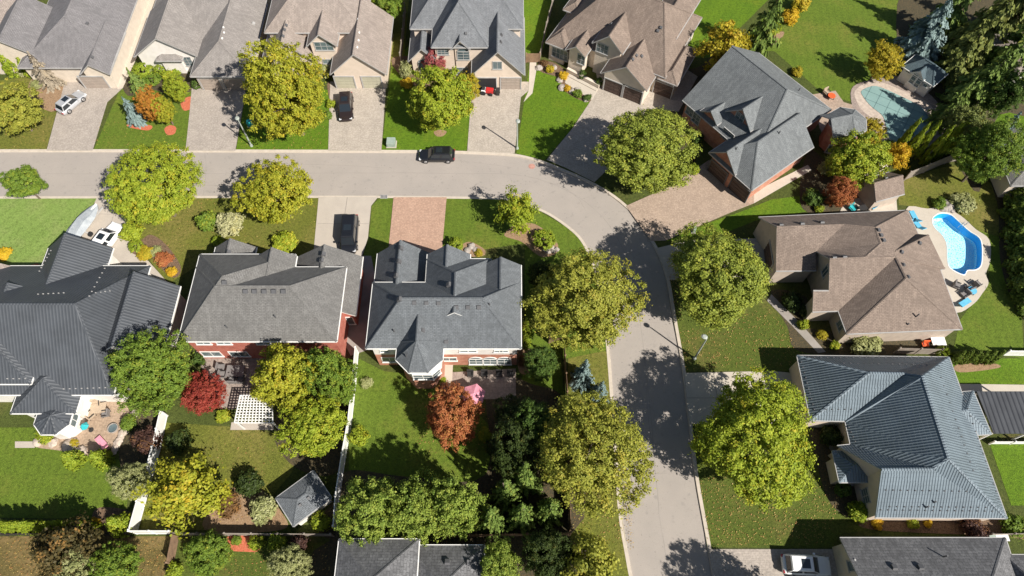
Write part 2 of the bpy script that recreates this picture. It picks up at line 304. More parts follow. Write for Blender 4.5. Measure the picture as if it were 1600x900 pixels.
def mesh(name, vs, fs, mats, parent=None, fm=None, uv=False, smooth=False, world=True, loc=None):
    """one mesh object; vs in world metres (world=True) or in the parent's frame"""
    me = bpy.data.meshes.new(name)
    if world and parent is not None:
        b = wpos(parent); vs = [Vector(v) - b for v in vs]
    elif world and loc is not None: vs = [Vector(v) - Vector(loc) for v in vs]
    me.from_pydata([tuple(v) for v in vs], [], fs)
    mats = mats if isinstance(mats, (list, tuple)) else [mats]
    for m_ in mats: me.materials.append(M[m_] if isinstance(m_, str) else m_)
    if fm: me.polygons.foreach_set('material_index', fm)
    if smooth: me.polygons.foreach_set('use_smooth', [True] * len(me.polygons))
    me.update()
    if uv: face_uv(me)
    return link(name, me, parent, loc if parent is None else None)
class MB:
    def __init__(s): s.v = []; s.f = []; s.m = []
    def add(s, vs, fs, mi=0):
        b = len(s.v); s.v += [Vector(v) for v in vs]; s.f += [tuple(b + i for i in f) for f in fs]; s.m += [mi] * len(fs)
    def box(s, c, size, t=(1, 0, 0), mi=0):                       # c centre, size along t / across / up
        t = Vector(t).normalized(); n = Vector((-t.y, t.x, 0)); z = Vector((0, 0, 1)); c = Vector(c)
        a, b, h = size[0] / 2, size[1] / 2, size[2] / 2
        vs = [c + t * x * a + n * y * b + z * k * h for k in (-1, 1) for x, y in ((-1, -1), (1, -1), (1, 1), (-1, 1))]
        s.add(vs, [(3, 2, 1, 0), (4, 5, 6, 7), (0, 1, 5, 4), (1, 2, 6, 5), (2, 3, 7, 6), (3, 0, 4, 7)], mi)
    def bar(s, a, b, w, h, mi=0):                                   # beam between two points
        a, b = Vector(a), Vector(b); d = (b - a).normalized()
        n = d.cross(Vector((0, 0, 1)))
        if n.length < 1e-4: n = Vector((1, 0, 0))
        n.normalize(); u = n.cross(d)
        vs = [p + n * x * w / 2 + u * y * h / 2 for p in (a, b) for x, y in ((-1, -1), (1, -1), (1, 1), (-1, 1))]
        s.add(vs, [(0, 1, 2, 3), (7, 6, 5, 4), (4, 5, 1, 0), (5, 6, 2, 1), (6, 7, 3, 2), (7, 4, 0, 3)], mi)
    def tube(s, pts, rad, seg=7, mi=0, cap=True):
        rings = []
        for i, p in enumerate(pts):
            p = Vector(p); d = Vector(pts[min(i + 1, len(pts) - 1)]) - Vector(pts[max(i - 1, 0)]); d.normalize()
            n = d.cross(Vector((0, 1, 0.01)));
            if n.length < 1e-3: n = Vector((1, 0, 0))
            n.normalize(); u = d.cross(n)
            rings.append([p + (n * math.cos(k * 2 * math.pi / seg) + u * math.sin(k * 2 * math.pi / seg)) * rad[i] for k in range(seg)])
        vs = [v for r in rings for v in r]; fs = []
        for i in range(len(pts) - 1):
            for k in range(seg):
                a, b = i * seg + k, i * seg + (k + 1) % seg; fs.append((a, b, b + seg, a + seg))
        if cap: fs.append(tuple(range(seg))[::-1]); fs.append(tuple((len(pts) - 1) * seg + k for k in range(seg)))
        s.add(vs, fs, mi)
    def loft(s, rings, mi=0, cap=True):
        n = len(rings[0]); fs = []
        for i in range(len(rings) - 1):
            for k in range(n):
                a, b = i * n + k, i * n + (k + 1) % n; fs.append((a, b, b + n, a + n))
        if cap: fs.append(tuple(range(n))[::-1]); fs.append(tuple((len(rings) - 1) * n + k for k in range(n)))
        s.add([v for r in rings for v in r], fs, mi)
    def build(s, name, mats, parent=None, **kw): return mesh(name, s.v, s.f, mats, parent, fm=s.m, **kw)

def catmull(pts, closed=True, n=6):
    out = []; L = len(pts)
    for i in range(L if closed else L - 1):
        P = [pts[(i + k) % L] if closed else pts[min(max(i + k, 0), L - 1)] for k in (-1, 0, 1, 2)]
        for q in range(n):
            u = q / n; a, b, c, d = P
            out.append(tuple(0.5 * ((2 * b[j]) + (-a[j] + c[j]) * u + (2 * a[j] - 5 * b[j] + 4 * c[j] - d[j]) * u * u + (-a[j] + 3 * b[j] - 3 * c[j] + d[j]) * u ** 3) for j in range(len(b))))
    if not closed: out.append(tuple(pts[-1]))
    return out
ZC = [0.004]
def poly_sheet(name, loops, z, mt, parent=None, kind='structure', **kw):
    """flat sheet from world xy loops (first outer, others holes)"""
    L3 = [[Vector((p[0], p[1], 0)) for p in lp] for lp in loops]
    tris = tessellate_polygon(L3); vs = [Vector((p.x, p.y, z)) for lp in L3 for p in lp]
    fs = []
    for a, b, c in tris:
        if (vs[b] - vs[a]).cross(vs[c] - vs[a]).z < 0: a, c = c, a
        fs.append((a, b, c))
    o = mesh(name, vs, fs, mt, parent, **kw)
    if kind and parent is None: o['kind'] = kind
    return o
def sheet(name, px, mt, smooth=False, holes=(), kind='structure', parent=None, z=None, step=0.0007):
    pts = catmull(px, True, 5) if smooth else px
    if z is None: z = ZC[0]; ZC[0] += step
    loops = [[g(*p) for p in pts]] + [[g(*p) for p in h] for h in holes]
    return poly_sheet(name, loops, z, mt, parent, kind)
def offset(pts, d):                                                # open polyline, left side positive
    out = []
    for i in range(len(pts)):
        a, b = Vector(pts[max(i - 1, 0)]), Vector(pts[min(i + 1, len(pts) - 1)]); e = (b - a); e.z = 0; e.normalize()
        out.append(Vector(pts[i]) + Vector((-e.y, e.x, 0)) * d)
    return out

# ------------------------------------------------------------------ road, kerbs, ground
outer_px = [(0, 237), (200, 237), (420, 237.5), (600, 238), (700, 239), (780, 242), (812, 245.5), (841, 253), (868, 263), (912, 282), (950, 303), (977, 324), (998, 346), (1013, 371), (1028, 398), (1041, 435), (1052, 500), (1066, 581), (1075, 655), (1085, 742), (1101, 833), (1113, 900)]
inner_px = [(0, 306.5), (200, 306), (420, 305.5), (600, 305.5), (700, 306.5), (780, 308), (812, 313), (837, 322.5), (860, 333), (886, 350.5), (907, 369), (921, 392), (935, 430), (946, 490), (953, 547), (960, 638), (971, 791), (983, 868), (989, 900)]
def road_line(px):
    w_ = [tuple(g(a, b)) for a, b in px]
    w_ = [tuple(v) for v in catmull(w_, False, 4)]
    d = (Vector(w_[-1]) - Vector(w_[-5])).normalized()
    return [Vector((-260, w_[0][1], 0))] + [Vector(v) for v in w_] + [Vector(w_[-1]) + d * 200]
OUT, INN = road_line(outer_px), road_line(inner_px)
poly_sheet('road', [[*OUT, *INN[::-1]]], -0.12, 'road')
KW = 0.38
OUT2, INN2 = offset(OUT, KW), offset(INN, -KW)
def kerb(a, b, name):                                              # a road edge, b lawn edge
    vs, fs = [], []
    for p, q in zip(a, b):
        m1 = p.lerp(q, 0.12)
        vs += [Vector((p.x, p.y, -0.13)), Vector((m1.x, m1.y, 0.02)), Vector((q.x, q.y, 0.03)), Vector((q.x, q.y, -0.13))]
    for i in range(len(a) - 1):
        for k in range(3): fs.append((4 * i + k, 4 * i + k + 1, 4 * i + k + 5, 4 * i + k + 4))
    o = mesh(name, vs, fs, 'kerb'); o['kind'] = 'structure'; return o
kerb(OUT, OUT2, 'kerb_outer'); kerb(INN, INN2, 'kerb_inner')
pool_px = [(1457, 343), (1468, 334.5), (1484, 336), (1497, 346.5), (1513, 361), (1529, 372), (1533.5, 386), (1532.5, 413), (1524, 421.5), (1511, 422.5), (1505, 429.5), (1484, 418.5), (1480, 404), (1478.5, 381), (1471, 367), (1460, 356)]
POOL = [g(*p) for p in catmull(pool_px, True, 4)]
BIG = 300
north = [*OUT2, Vector((BIG, -BIG, 0)), Vector((BIG, BIG, 0)), Vector((-260, BIG, 0))]
south = [*INN2, Vector((-260, -BIG, 0))]
vs_, fs_ = [], []
for loops in ([north, POOL], [south]):
    L3 = [[Vector((p.x, p.y, 0)) for p in lp] for lp in loops]; b0 = len(vs_)
    vs_ += [p for lp in L3 for p in lp]
    for a, b, c in tessellate_polygon(L3):
        a, b, c = a + b0, b + b0, c + b0
        if (vs_[b] - vs_[a]).cross(vs_[c] - vs_[a]).z < 0: a, c = c, a
        fs_.append((a, b, c))
mesh('ground', vs_, fs_, 'base')['kind'] = 'structure'
def disc(name, px, py, r, mt, z, label, cat):
    p = g(px, py); c = Vector((p.x, p.y, z)); b = MB()
    b.loft([[c + Vector((math.cos(k * .5236) * r, math.sin(k * .5236) * r, dz)) for k in range(12)] for dz in (-0.02, 0.0)])
    o = b.build(name, mt, loc=c); tag(o, label, cat); return o
disc('manhole_cover', 831, 259, 0.42, 'w_redbrick', -0.095, 'round rusty manhole cover near the road bend', 'manhole')
p = g(600, 307.5); b = MB(); b.box((p.x, p.y, -0.02), (0.9, 0.55, 0.12)); gr = b.build('storm_drain', 'trim_grey', loc=(p.x, p.y, 0))
tag(gr, 'storm drain grate in the kerb beside the grass strip', 'drain')
b = MB()
for k in range(5): b.box((p.x - 0.32 + k * 0.16, p.y, 0.045), (0.06, 0.45, 0.02))
b.build('grate_bar', 'iron', gr)
# thin tar seams on the road
def seam(px, wd=0.05):
    pts = [g(a, b, -0.12) for a, b in catmull(px, False, 5)]
    pts = [p_ + Vector((rnd.uniform(-.05, .05), rnd.uniform(-.05, .05), 0)) for p_ in pts]
    l, r = offset(pts, wd / 2), offset(pts, -wd / 2); n = len(pts)
    o = mesh('road_seam', [Vector((v.x, v.y, -0.116)) for v in l + r], [(n + i, n + i + 1, i + 1, i) for i in range(n - 1)], 'path'); o['kind'] = 'structure'
seam([(0, 271), (250, 272), (500, 270), (700, 271), (820, 275), (900, 306), (950, 350), (985, 420), (1003, 520), (1016, 640), (1030, 800), (1047, 900)], 0.06)
seam([(320, 240), (322, 272), (318, 305)], .04); seam([(120, 290), (260, 287), (380, 292)], .04); seam([(985, 500), (1030, 505)], .04); seam([(985, 742), (1080, 738)], .04); seam([(700, 250), (760, 256), (800, 262)], .04); seam([(850, 285), (880, 292), (905, 312), (915, 330)]); seam([(430, 255), (520, 258), (600, 262)]); seam([(1008, 560), (1012, 640), (1019, 700)])

# ------------------------------------------------------------------ lawns, beds, drives, patios (each sheet a few mm above the last)
Ls = [
 ('lawn_bright', [(-40, 309), (152, 309), (125, 355), (100, 380), (60, 440), (30, 455), (-40, 440)]),
 ('lawn_olive', [(200, 309), (499, 309), (488, 405), (300, 420), (262, 445), (215, 380), (200, 350)]),
 ('lawn_mid', [(592, 310), (614, 309), (606, 400), (585, 450), (555, 440), (577, 370), (581, 322)]),
 ('lawn_mid', [(698, 310), (778, 311), (835, 326), (884, 354), (906, 372), (918, 395), (931, 430), (941, 490), (950, 545), (950, 560), (820, 560), (820, 380), (690, 400)]),
 ('lawn_mid', [(146, 235), (290, 235), (300, 140), (240, 90), (200, 110)]),
 ('lawn_olive', [(-30, 235), (72, 235), (95, 150), (40, 120), (-30, 130)]),
 ('lawn_rich', [(369, 235), (512, 235), (520, 140), (385, 140)]),
 ('lawn_rich', [(596, 235), (729, 235), (740, 140), (640, 70), (612, 100)]),
 ('lawn_rich', [(807, 240), (851, 250), (890, 205), (925, 155), (880, 125), (848, 110), (826, 110)]),
 ('lawn_rich', [(822, 95), (850, 75), (868, -20), (812, -20)]),
 ('lawn_rich', [(1050, 60), (1075, 90), (1110, 90), (1180, 20), (1240, -40), (1060, -40)]),
 ('lawn_mid', [(1150, 80), (1240, -30), (1440, -30), (1425, 60), (1405, 110), (1345, 135), (1335, 160), (1290, 150), (1210, 80)]),
 ('lawn_rich', [(1040, 377), (1075, 362), (1108, 348), (1160, 330), (1205, 312), (1258, 305), (1262, 330), (1180, 345), (1130, 365)]),
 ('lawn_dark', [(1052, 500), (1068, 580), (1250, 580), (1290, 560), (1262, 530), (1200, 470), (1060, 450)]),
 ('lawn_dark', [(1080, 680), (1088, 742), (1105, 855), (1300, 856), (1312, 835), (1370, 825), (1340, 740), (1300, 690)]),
 ('lawn_olive', [(1400, 285), (1470, 262), (1515, 255), (1560, 300), (1570, 400), (1550, 380), (1500, 335), (1440, 325), (1405, 320)]),
 ('lawn_mid', [(1530, 360), (1590, 380), (1600, 560), (1490, 545), (1500, 500), (1545, 440), (1548, 380)]),
 ('lawn_rich', [(1480, 560), (1640, 560), (1640, 602), (1500, 602)]),
 ('lawn_rich', [(1545, 690), (1640, 690), (1640, 790), (1580, 790)]),
 ('lawn_mid', [(-40, 668), (60, 668), (110, 700), (190, 720), (200, 780), (195, 812), (-40, 808)]),
 ('lawn_olive', [(255, 660), (380, 668), (450, 680), (470, 700), (455, 740), (425, 775), (400, 828), (208, 828), (235, 720)]),
 ('lawn_mid', [(560, 560), (600, 580), (690, 590), (740, 640), (800, 700), (830, 760), (545, 750), (545, 660)]),
 ('lawn_mid', [(820, 560), (876, 560), (884, 640), (830, 640), (815, 600)]),
 ('lawn_dry', [(-40, 838), (275, 838), (270, 960), (-40, 960)]),
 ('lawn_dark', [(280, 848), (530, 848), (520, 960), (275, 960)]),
 ('lawn_olive', [(888, 560), (952, 547), (958, 640), (969, 791), (981, 868), (988, 930), (890, 930), (884, 640)]),
 ('lawn_olive', [(585, -20), (640, -20), (632, 90), (612, 105), (590, 30)]),
 ('lawn_rich', [(1500, 180), (1560, 170), (1640, 150), (1640, 200), (1540, 215)]),
]
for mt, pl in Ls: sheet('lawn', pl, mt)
beds = [
 ('mulch', [(225, 372), (240, 368), (262, 385), (282, 415), (278, 432), (262, 430), (235, 400), (205, 400)]),
 ('mulch_tan', [(788, 368), (805, 352), (835, 350), (868, 375), (870, 395), (850, 402), (835, 395), (815, 378)]),
 ('mulch_tan', [(720, 385), (735, 378), (757, 390), (755, 400), (730, 400)]),
 ('mulch', [(842, 98), (870, 100), (915, 140), (925, 158), (905, 156), (880, 140), (873, 122), (845, 112)]),
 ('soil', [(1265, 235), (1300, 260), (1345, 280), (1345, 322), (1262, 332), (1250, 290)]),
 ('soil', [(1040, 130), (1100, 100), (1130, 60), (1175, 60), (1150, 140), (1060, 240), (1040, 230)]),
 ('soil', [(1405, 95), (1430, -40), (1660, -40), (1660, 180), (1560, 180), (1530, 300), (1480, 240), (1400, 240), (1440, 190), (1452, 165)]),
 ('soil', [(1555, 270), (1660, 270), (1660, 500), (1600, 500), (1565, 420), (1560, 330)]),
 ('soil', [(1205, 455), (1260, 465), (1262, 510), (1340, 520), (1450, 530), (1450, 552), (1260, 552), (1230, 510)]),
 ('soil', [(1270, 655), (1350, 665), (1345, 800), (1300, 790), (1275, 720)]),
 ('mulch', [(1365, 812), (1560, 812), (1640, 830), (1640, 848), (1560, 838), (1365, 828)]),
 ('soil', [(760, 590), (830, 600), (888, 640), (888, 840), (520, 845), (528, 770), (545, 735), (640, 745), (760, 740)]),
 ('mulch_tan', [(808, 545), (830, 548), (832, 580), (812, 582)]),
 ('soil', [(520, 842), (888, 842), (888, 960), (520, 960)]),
 ('soil', [(205, 640), (255, 655), (240, 740), (200, 760), (185, 690)]),
 ('mulch', [(150, 795), (205, 800), (204, 832), (150, 834)]),
 ('mulch_tan', [(350, 770), (400, 760), (440, 800), (440, 828), (320, 828)]),
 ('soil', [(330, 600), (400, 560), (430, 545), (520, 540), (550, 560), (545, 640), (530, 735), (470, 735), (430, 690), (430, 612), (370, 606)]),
 ('mulch_red', [(28, 425), (58, 412), (64, 425), (55, 442), (35, 440)]),
 ('mulch_red', [(283, 158), (297, 151), (311, 153), (308, 165), (292, 173), (285, 170)]),
 ('mulch_red', [(257, 202), (265, 196), (275, 199), (273, 209), (262, 211)]),
 ('mulch_red', [(357, 838), (405, 838), (405, 860), (380, 862), (357, 858)]),
 ('mulch_red', [(200, 195), (236, 196), (232, 204), (205, 200)]),
 ('soil', [(195, 115), (285, 110), (300, 140), (270, 150), (235, 140), (200, 150)]),
 ('mulch_tan', [(55, 120), (105, 120), (100, 155), (80, 175), (45, 150)]),
 ('mulch', [(512, 130), (530, 138), (528, 215), (518, 205), (515, 160)]),
 ('mulch', [(614, 90), (700, 95), (730, 120), (735, 165), (725, 170), (640, 130)]),
 ('mulch_tan', [(678, 206), (688, 203), (698, 206), (692, 213), (682, 213)]),
 ('mulch_tan', [(1190, 55), (1225, 50), (1210, 70), (1185, 72)]),
 ('mulch_tan', [(1495, 570), (1550, 568), (1560, 575), (1500, 582)]),
]
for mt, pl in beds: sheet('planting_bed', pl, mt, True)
drives = [
 ('paver_grey', [(73, 235.5), (145, 235.5), (168, 160), (192, 138), (188, 112), (105, 112), (96, 150)]),
 ('concrete_pale', [(185, 140), (192, 138), (260, -10), (230, -10), (170, 118)]),
 ('paver_grey', [(290, 235.5), (368, 235.5), (383, 150), (384, 135), (300, 135), (296, 180)]),
 ('paver_beige', [(513, 235.5), (596, 236), (603, 140), (606, 128), (516, 128)]),
 ('paver_beige', [(730, 236.5), (804, 240), (814, 152), (826, 142), (826, 128), (738, 128)]),
 ('concrete_pale', [(826, 142), (828, 92), (838, 92), (838, 110), (832, 146), (818, 160)]),
 ('paver_beige', [(854, 250), (885, 263), (929, 285), (985, 230), (1010, 170), (1060, 175), (1090, 120), (1075, 110), (930, 108), (936, 138), (895, 200)]),
 ('concrete_pale', [(885, 110), (935, 140), (925, 157), (883, 130)]),
 ('paver_tan', [(978, 322), (1050, 290), (1108, 250), (1180, 290), (1178, 318), (1140, 333), (1112, 345), (1040, 376), (1017, 377)]),
 ('concrete_pale', [(1178, 300), (1262, 258), (1268, 266), (1178, 318)]),
 ('concrete', [(152, 308.5), (214, 308.5), (200, 345), (205, 395), (232, 408), (270, 450), (180, 480), (120, 430), (122, 375)]),
 ('concrete', [(498, 308), (591, 308), (580, 322), (575, 372), (566, 400), (556, 470), (490, 430), (490, 395)]),
 ('path', [(566, 400), (580, 400), (592, 460), (572, 548), (548, 556), (540, 540)]),
 ('paver_pink', [(615, 308.5), (698, 308.5), (690, 400), (606, 400)]),
 ('concrete_pale', [(1069, 583), (1205, 580), (1262, 585), (1262, 660), (1150, 665), (1078, 662)]),
 ('concrete', [(1026, 388), (1076, 376), (1200, 372), (1212, 440), (1047, 438)]),
 ('paver_grey', [(1107, 858), (1312, 858), (1312, 960), (1122, 960)]),
 ('path', [(1205, 460), (1250, 505), (1290, 550), (1278, 552), (1238, 510), (1198, 470)]),
 ('path', [(1278, 640), (1310, 690), (1370, 690), (1370, 760), (1330, 760), (1295, 700)]),
 ('concrete_pale', [(1495, 600), (1640, 602), (1640, 613), (1505, 612)]),
 ('stone', [(655, 585), (806, 576), (806, 624), (700, 624), (690, 600)]),
 ('concrete_pale', [(690, 570), (708, 568), (706, 604), (690, 604)]),
 ('paver_brown', [(60, 700), (100, 650), (165, 615), (195, 622), (205, 650), (190, 690), (150, 715), (100, 705)]),
 ('stone', [(300, 548), (420, 548), (415, 600), (365, 640), (345, 640), (330, 600)]),
 ('concrete', [(362, 660), (428, 660), (428, 672), (360, 672)]),
 ('paver_tan', [(1270, 148), (1305, 142), (1318, 160), (1345, 168), (1362, 200), (1300, 240), (1280, 200)]),
 ('concrete_pale', [(1318, 318), (1345, 308), (1400, 310), (1402, 332), (1310, 336)]),
 ('concrete', [(24, 690), (53, 690), (55, 700), (24, 700)]),
]
for mt, pl in drives: sheet('paving', pl, mt)
# covered pool: stone surround, cover, straps
cov = [(1345.5, 143), (1361, 135.5), (1375, 137), (1403, 149), (1437, 167), (1450, 184), (1448, 197), (1428, 214), (1403, 225), (1388, 214), (1383, 194), (1378, 181), (1361, 167), (1350, 154)]
ring = [(1336, 142), (1358, 128), (1380, 130), (1412, 143), (1448, 160), (1464, 184), (1464, 205), (1436, 228), (1402, 238), (1376, 220), (1370, 196), (1364, 186), (1348, 174), (1338, 158)]
sheet('pool_surround', [(1330, 140), (1358, 126), (1405, 120), (1455, 150), (1478, 190), (1460, 225), (1400, 242), (1352, 222), (1335, 180)], 'stone', True)
sheet('pool_coping', ring, 'coping', True)
cp = [g(*p_) for p_ in catmull(cov, True, 4)]; cc = sum(cp, Vector()) / len(cp)
pc = empty('pool_cover', (cc.x, cc.y, 0), 0, 'grey green safety cover stretched over the stone edged pool', 'pool cover')
poly_sheet('cover_sheet', [cp], 0.10, 'cover', pc)
bv = BVHTree.FromPolygons([Vector((p_.x, p_.y, .075)) for p_ in cp], [tuple(range(len(cp)))])
dirs = (g(1437, 167) - g(1361, 136)).normalized(); nrm = Vector((-dirs.y, dirs.x, 0))
xs = [p_.dot(dirs) for p_ in cp]; ys = [p_.dot(nrm) for p_ in cp]
def clip_line(o_, d_):
    ts = []
    for i in range(len(cp)):
        a, b_ = cp[i], cp[(i + 1) % len(cp)]; e = b_ - a; den = d_.x * e.y - d_.y * e.x
        if abs(den) < 1e-9: continue
        w_ = a - o_; t_ = (w_.x * e.y - w_.y * e.x) / den; s_ = (w_.x * d_.y - w_.y * d_.x) / den
        if 0 <= s_ <= 1: ts.append(t_)
    return (min(ts), max(ts)) if len(ts) >= 2 else None
for lo, hi, dv, nv in ((min(xs), max(xs), nrm, dirs), (min(ys), max(ys), dirs, nrm)):
    q = lo + 0.9
    while q < hi - 0.4:
        r_ = clip_line(nv * q, dv)
        if r_:
            a, b_ = nv * q + dv * r_[0], nv * q + dv * r_[1]; mb = MB()
            mb.bar((a.x, a.y, 0.112), (b_.x, b_.y, 0.112), 0.07, 0.012); mb.build('strap', 'strap', pc)
        q += 1.5
# swimming pool: deck with opening, liner basin, water
deck_px = [(1415, 328), (1449, 326.5), (1473, 325), (1500, 337), (1524, 358.5), (1545, 375), (1547, 407), (1540, 428), (1544, 443), (1535, 458), (1521, 475), (1495, 489), (1470, 470), (1440, 400)]
poly_sheet('pool_deck', [[g(*p_) for p_ in catmull(deck_px, True, 4)], POOL], 0.078, 'concrete_pale')
pc2 = sum(POOL, Vector()) / len(POOL)
sp_ = empty('swimming_pool', (pc2.x, pc2.y, 0), 0, 'freeform swimming pool of bright blue water in a pale deck', 'pool')
inner = [pc2 + (p_ - pc2) * 0.93 for p_ in POOL]; n_ = len(POOL)
lv = [Vector((p_.x, p_.y, 0.03)) for p_ in POOL] + [Vector((p_.x, p_.y, -0.95)) for p_ in POOL] + [Vector((p_.x, p_.y, -1.1)) for p_ in inner] + [Vector((pc2.x, pc2.y, -1.12))]
lf = [(i, (i + 1) % n_, n_ + (i + 1) % n_, n_ + i) for i in range(n_)] + [(n_ + i, n_ + (i + 1) % n_, 2 * n_ + (i + 1) % n_, 2 * n_ + i) for i in range(n_)] + [(2 * n_ + i, 2 * n_ + (i + 1) % n_, 3 * n_) for i in range(n_)]
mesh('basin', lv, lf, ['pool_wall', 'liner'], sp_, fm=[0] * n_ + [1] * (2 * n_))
poly_sheet('water', [POOL], -0.12, 'water', sp_)
mb = MB()
o1 = [pc2 + (p_ - pc2) * 1.035 for p_ in POOL]
mb.add([Vector((p_.x, p_.y, 0.10)) for p_ in POOL] + [Vector((p_.x, p_.y, 0.095)) for p_ in o1] + [Vector((p_.x, p_.y, 0.02)) for p_ in POOL], [(i, (i + 1) % n_, n_ + (i + 1) % n_, n_ + i) for i in range(n_)] + [(i, 2 * n_ + i, 2 * n_ + (i + 1) % n_, (i + 1) % n_) for i in range(n_)])
mb.build('pool_edge', 'white', sp_)
a = g(1505, 352); mb = MB()
for s_ in (-.25, .25): mb.tube([(a.x + s_, a.y, 0.03), (a.x + s_, a.y, 0.75), (a.x + s_ - .45, a.y - .3, 0.8), (a.x + s_ - .6, a.y - .4, 0.1)], [0.035] * 4, 6)
mb.build('pool_ladder', 'chrome', sp_)

def joint(a, b, name='paving_joint'):
    A, B = g(*a), g(*b); mb = MB(); mb.bar((A.x, A.y, .0795), (B.x, B.y, .0795), .05, .008); o = mb.build(name, 'path'); o['kind'] = 'structure'
for k in range(1, 4): joint((1069 + k * 46, 582.5), (1078 + k * 48, 661))
joint((1073, 622), (1262, 622)); joint((543, 309), (530, 400)); joint((497, 350), (577, 350)); joint((186, 309), (168, 370)); joint((150, 335), (202, 335))
# ------------------------------------------------------------------ houses
class House:
    def __init__(s, px, py, label, cat='house', name='house', roof='sh_c', wall='w_white', trim='white', ang=0.0, group=None):
        p = g(px, py); s.root = empty(name, (p.x, p.y, 0), 0, label, cat, group)
        s.roof, s.wall, s.trim, s.ang = roof, wall, trim, ang; s.bv, s.bf, s.kind = [], [], []
    def reg(s, vs, fs, kind):
        b = len(s.bv); s.bv += [Vector(v) for v in vs]; s.bf += [tuple(b + i for i in f) for f in fs]; s.kind += [kind] * len(fs)
    def hit(s, px, py, kinds=None):
        idx = [i for i, k in enumerate(s.kind) if kinds is None or k in kinds]
        t_ = BVHTree.FromPolygons(s.bv, [s.bf[i] for i in idx])
        r_ = t_.ray_cast(CO, ray(px, py).normalized()); return (r_[0], r_[1])
    # closed roof solid from up-facing facets; edges on the outside get a trim band
    def roof_solid(s, V, F, mat=None, th=0.18):
        n = len(V); ed = {}
        F2 = []
        for f in F:
            f = list(f); nn = Vector()
            for i in range(len(f)): nn += V[f[i]].cross(V[f[(i + 1) % len(f)]])
            if nn.z < 0: f = f[::-1]
            F2.append(f)
            for i in range(len(f)): ed[(f[i], f[(i + 1) % len(f)])] = 1
        vs = list(V) + [v - Vector((0, 0, th)) for v in V]; fs = [tuple(f) for f in F2]; fm = [0] * len(fs)
        fs += [tuple(n + i for i in f[::-1]) for f in F2]; fm += [1] * len(F2)
        for (a, b) in ed:
            if (b, a) not in ed: fs.append((a, a + n, b + n, b)); fm.append(1)
        mesh('roof', vs, fs, [mat or s.roof, s.trim], s.root, fm=fm, uv=True); s.reg(V, F2, 'roof')
        own = {}
        for q, f in enumerate(F2):
            for i in range(len(f)): own[(f[i], f[(i + 1) % len(f)])] = q
        def nrm_(f):
            nn = Vector()
            for i in range(len(f)): nn += (V[f[i]] - V[f[0]]).cross(V[f[(i + 1) % len(f)]] - V[f[0]])
            return nn.normalized()
        for (a, b), q in own.items():
            if a < b and (b, a) in own:
                f1, f2 = F2[q], F2[own[(b, a)]]; n1, n2 = nrm_(f1), nrm_(f2); c2 = sum((V[i] for i in f2), Vector()) / len(f2)
                if (c2 - V[a]).dot(n1) < -0.05 and n1.dot(n2) < .97:
                    up = (n1 + n2).normalized(); mb = MB(); d = (V[b] - V[a]).normalized(); w_ = d.cross(up).normalized() * .14
                    A2, B2 = V[a], V[b]; mb.add([A2 + w_ - up * .02, A2 + up * .045, A2 - w_ - up * .02, B2 + w_ - up * .02, B2 + up * .045, B2 - w_ - up * .02], [(0, 1, 4, 3), (1, 2, 5, 4), (0, 2, 1), (3, 4, 5)])
                    mb.build('ridge_cap', mat or s.roof, s.root, uv=True)
    def gutter(s, pts):
        for a, b in pts:
            mb = MB(); mb.bar(Vector(a) + Vector((0, 0, -0.08)), Vector(b) + Vector((0, 0, -0.08)), 0.15, 0.14); mb.build('gutter', s.trim, s.root)
    def walls(s, vs, fs, mat=None, name='wall'):
        mesh(name, vs, fs, mat or s.wall, s.root, uv=True); s.reg(vs, fs, 'wall')
    def wing(s, c0, c1, L, ze, pitch, a='g', b='n', axis='perp', ov=0.42, ang=None, roof=None, wall=None, low=None, zs=None, noback=False):
        """rectangular wing. c0,c1: eave corners (photo pixels at height ze) of the front edge, seen left to right from outside;
        L depth; a,b: end types ('h' hip, 'g' gable, 'n' buried, number = hip run); perp: front/back, par: left/right"""
        P0, P1 = g(*c0, ze), g(*c1, ze); t = (P1 - P0)
        ang = s.ang if ang is None else ang
        W = t.length; an = math.atan2(t.y, t.x)
        if ang is not False:
            base = R_(ang); k = round((an - base) / (math.pi / 2)); an2 = base + k * math.pi / 2
            mid = (P0 + P1) / 2; t = Vector((math.cos(an2), math.sin(an2), 0)); W = abs((P1 - P0).dot(t)); P0 = mid - t * W / 2
        else: t.normalize()
        d = Vector((-t.y, t.x, 0)); Z = Vector((0, 0, 1))
        X = lambda u, v, z: P0 + t * u + d * v + Z * (z - ze)
        half = (W if axis == 'perp' else L) / 2; rise = pitch * half
        run = lambda e: (half if e == 'h' else float(e) if not isinstance(e, str) else 0.0)
        ra, rb = run(a), run(b); ia, ib = ra > 0, rb > 0; span = L if axis == 'perp' else W
        if ra + rb > span - 0.05: k = (span - 0.05) / (ra + rb); ra *= k; rb *= k
        E = [X(0, 0, ze), X(W, 0, ze), X(W, L, ze), X(0, L, ze)]; zr = ze + rise
        if axis == 'perp':
            V = E + [X(W / 2, ra, zr), X(W / 2, L - rb, zr)]; F = [(0, 4, 5, 3), (1, 2, 5, 4)]
            if ia: F.append((0, 1, 4))
            if ib: F.append((2, 3, 5))
            gut = [(E[0], E[3]), (E[1], E[2])] + ([(E[0], E[1])] if ia else [])
        else:
            V = E + [X(ra, L / 2, zr), X(W - rb, L / 2, zr)]; F = [(0, 1, 5, 4), (2, 3, 4, 5)]
            if ia: F.append((3, 0, 4))
            if ib: F.append((1, 2, 5))
            gut = [(E[0], E[1])] + ([] if noback else [(E[2], E[3])]) + ([(E[3], E[0])] if ia else []) + ([(E[1], E[2])] if ib else [])
        s.roof_solid(V, F, roof); s.gutter(gut)
        # walls
        zt = ze + min(ov * pitch, 0.5) - 0.2; o_ = ov; zr2 = zr - 0.2 - 0.0
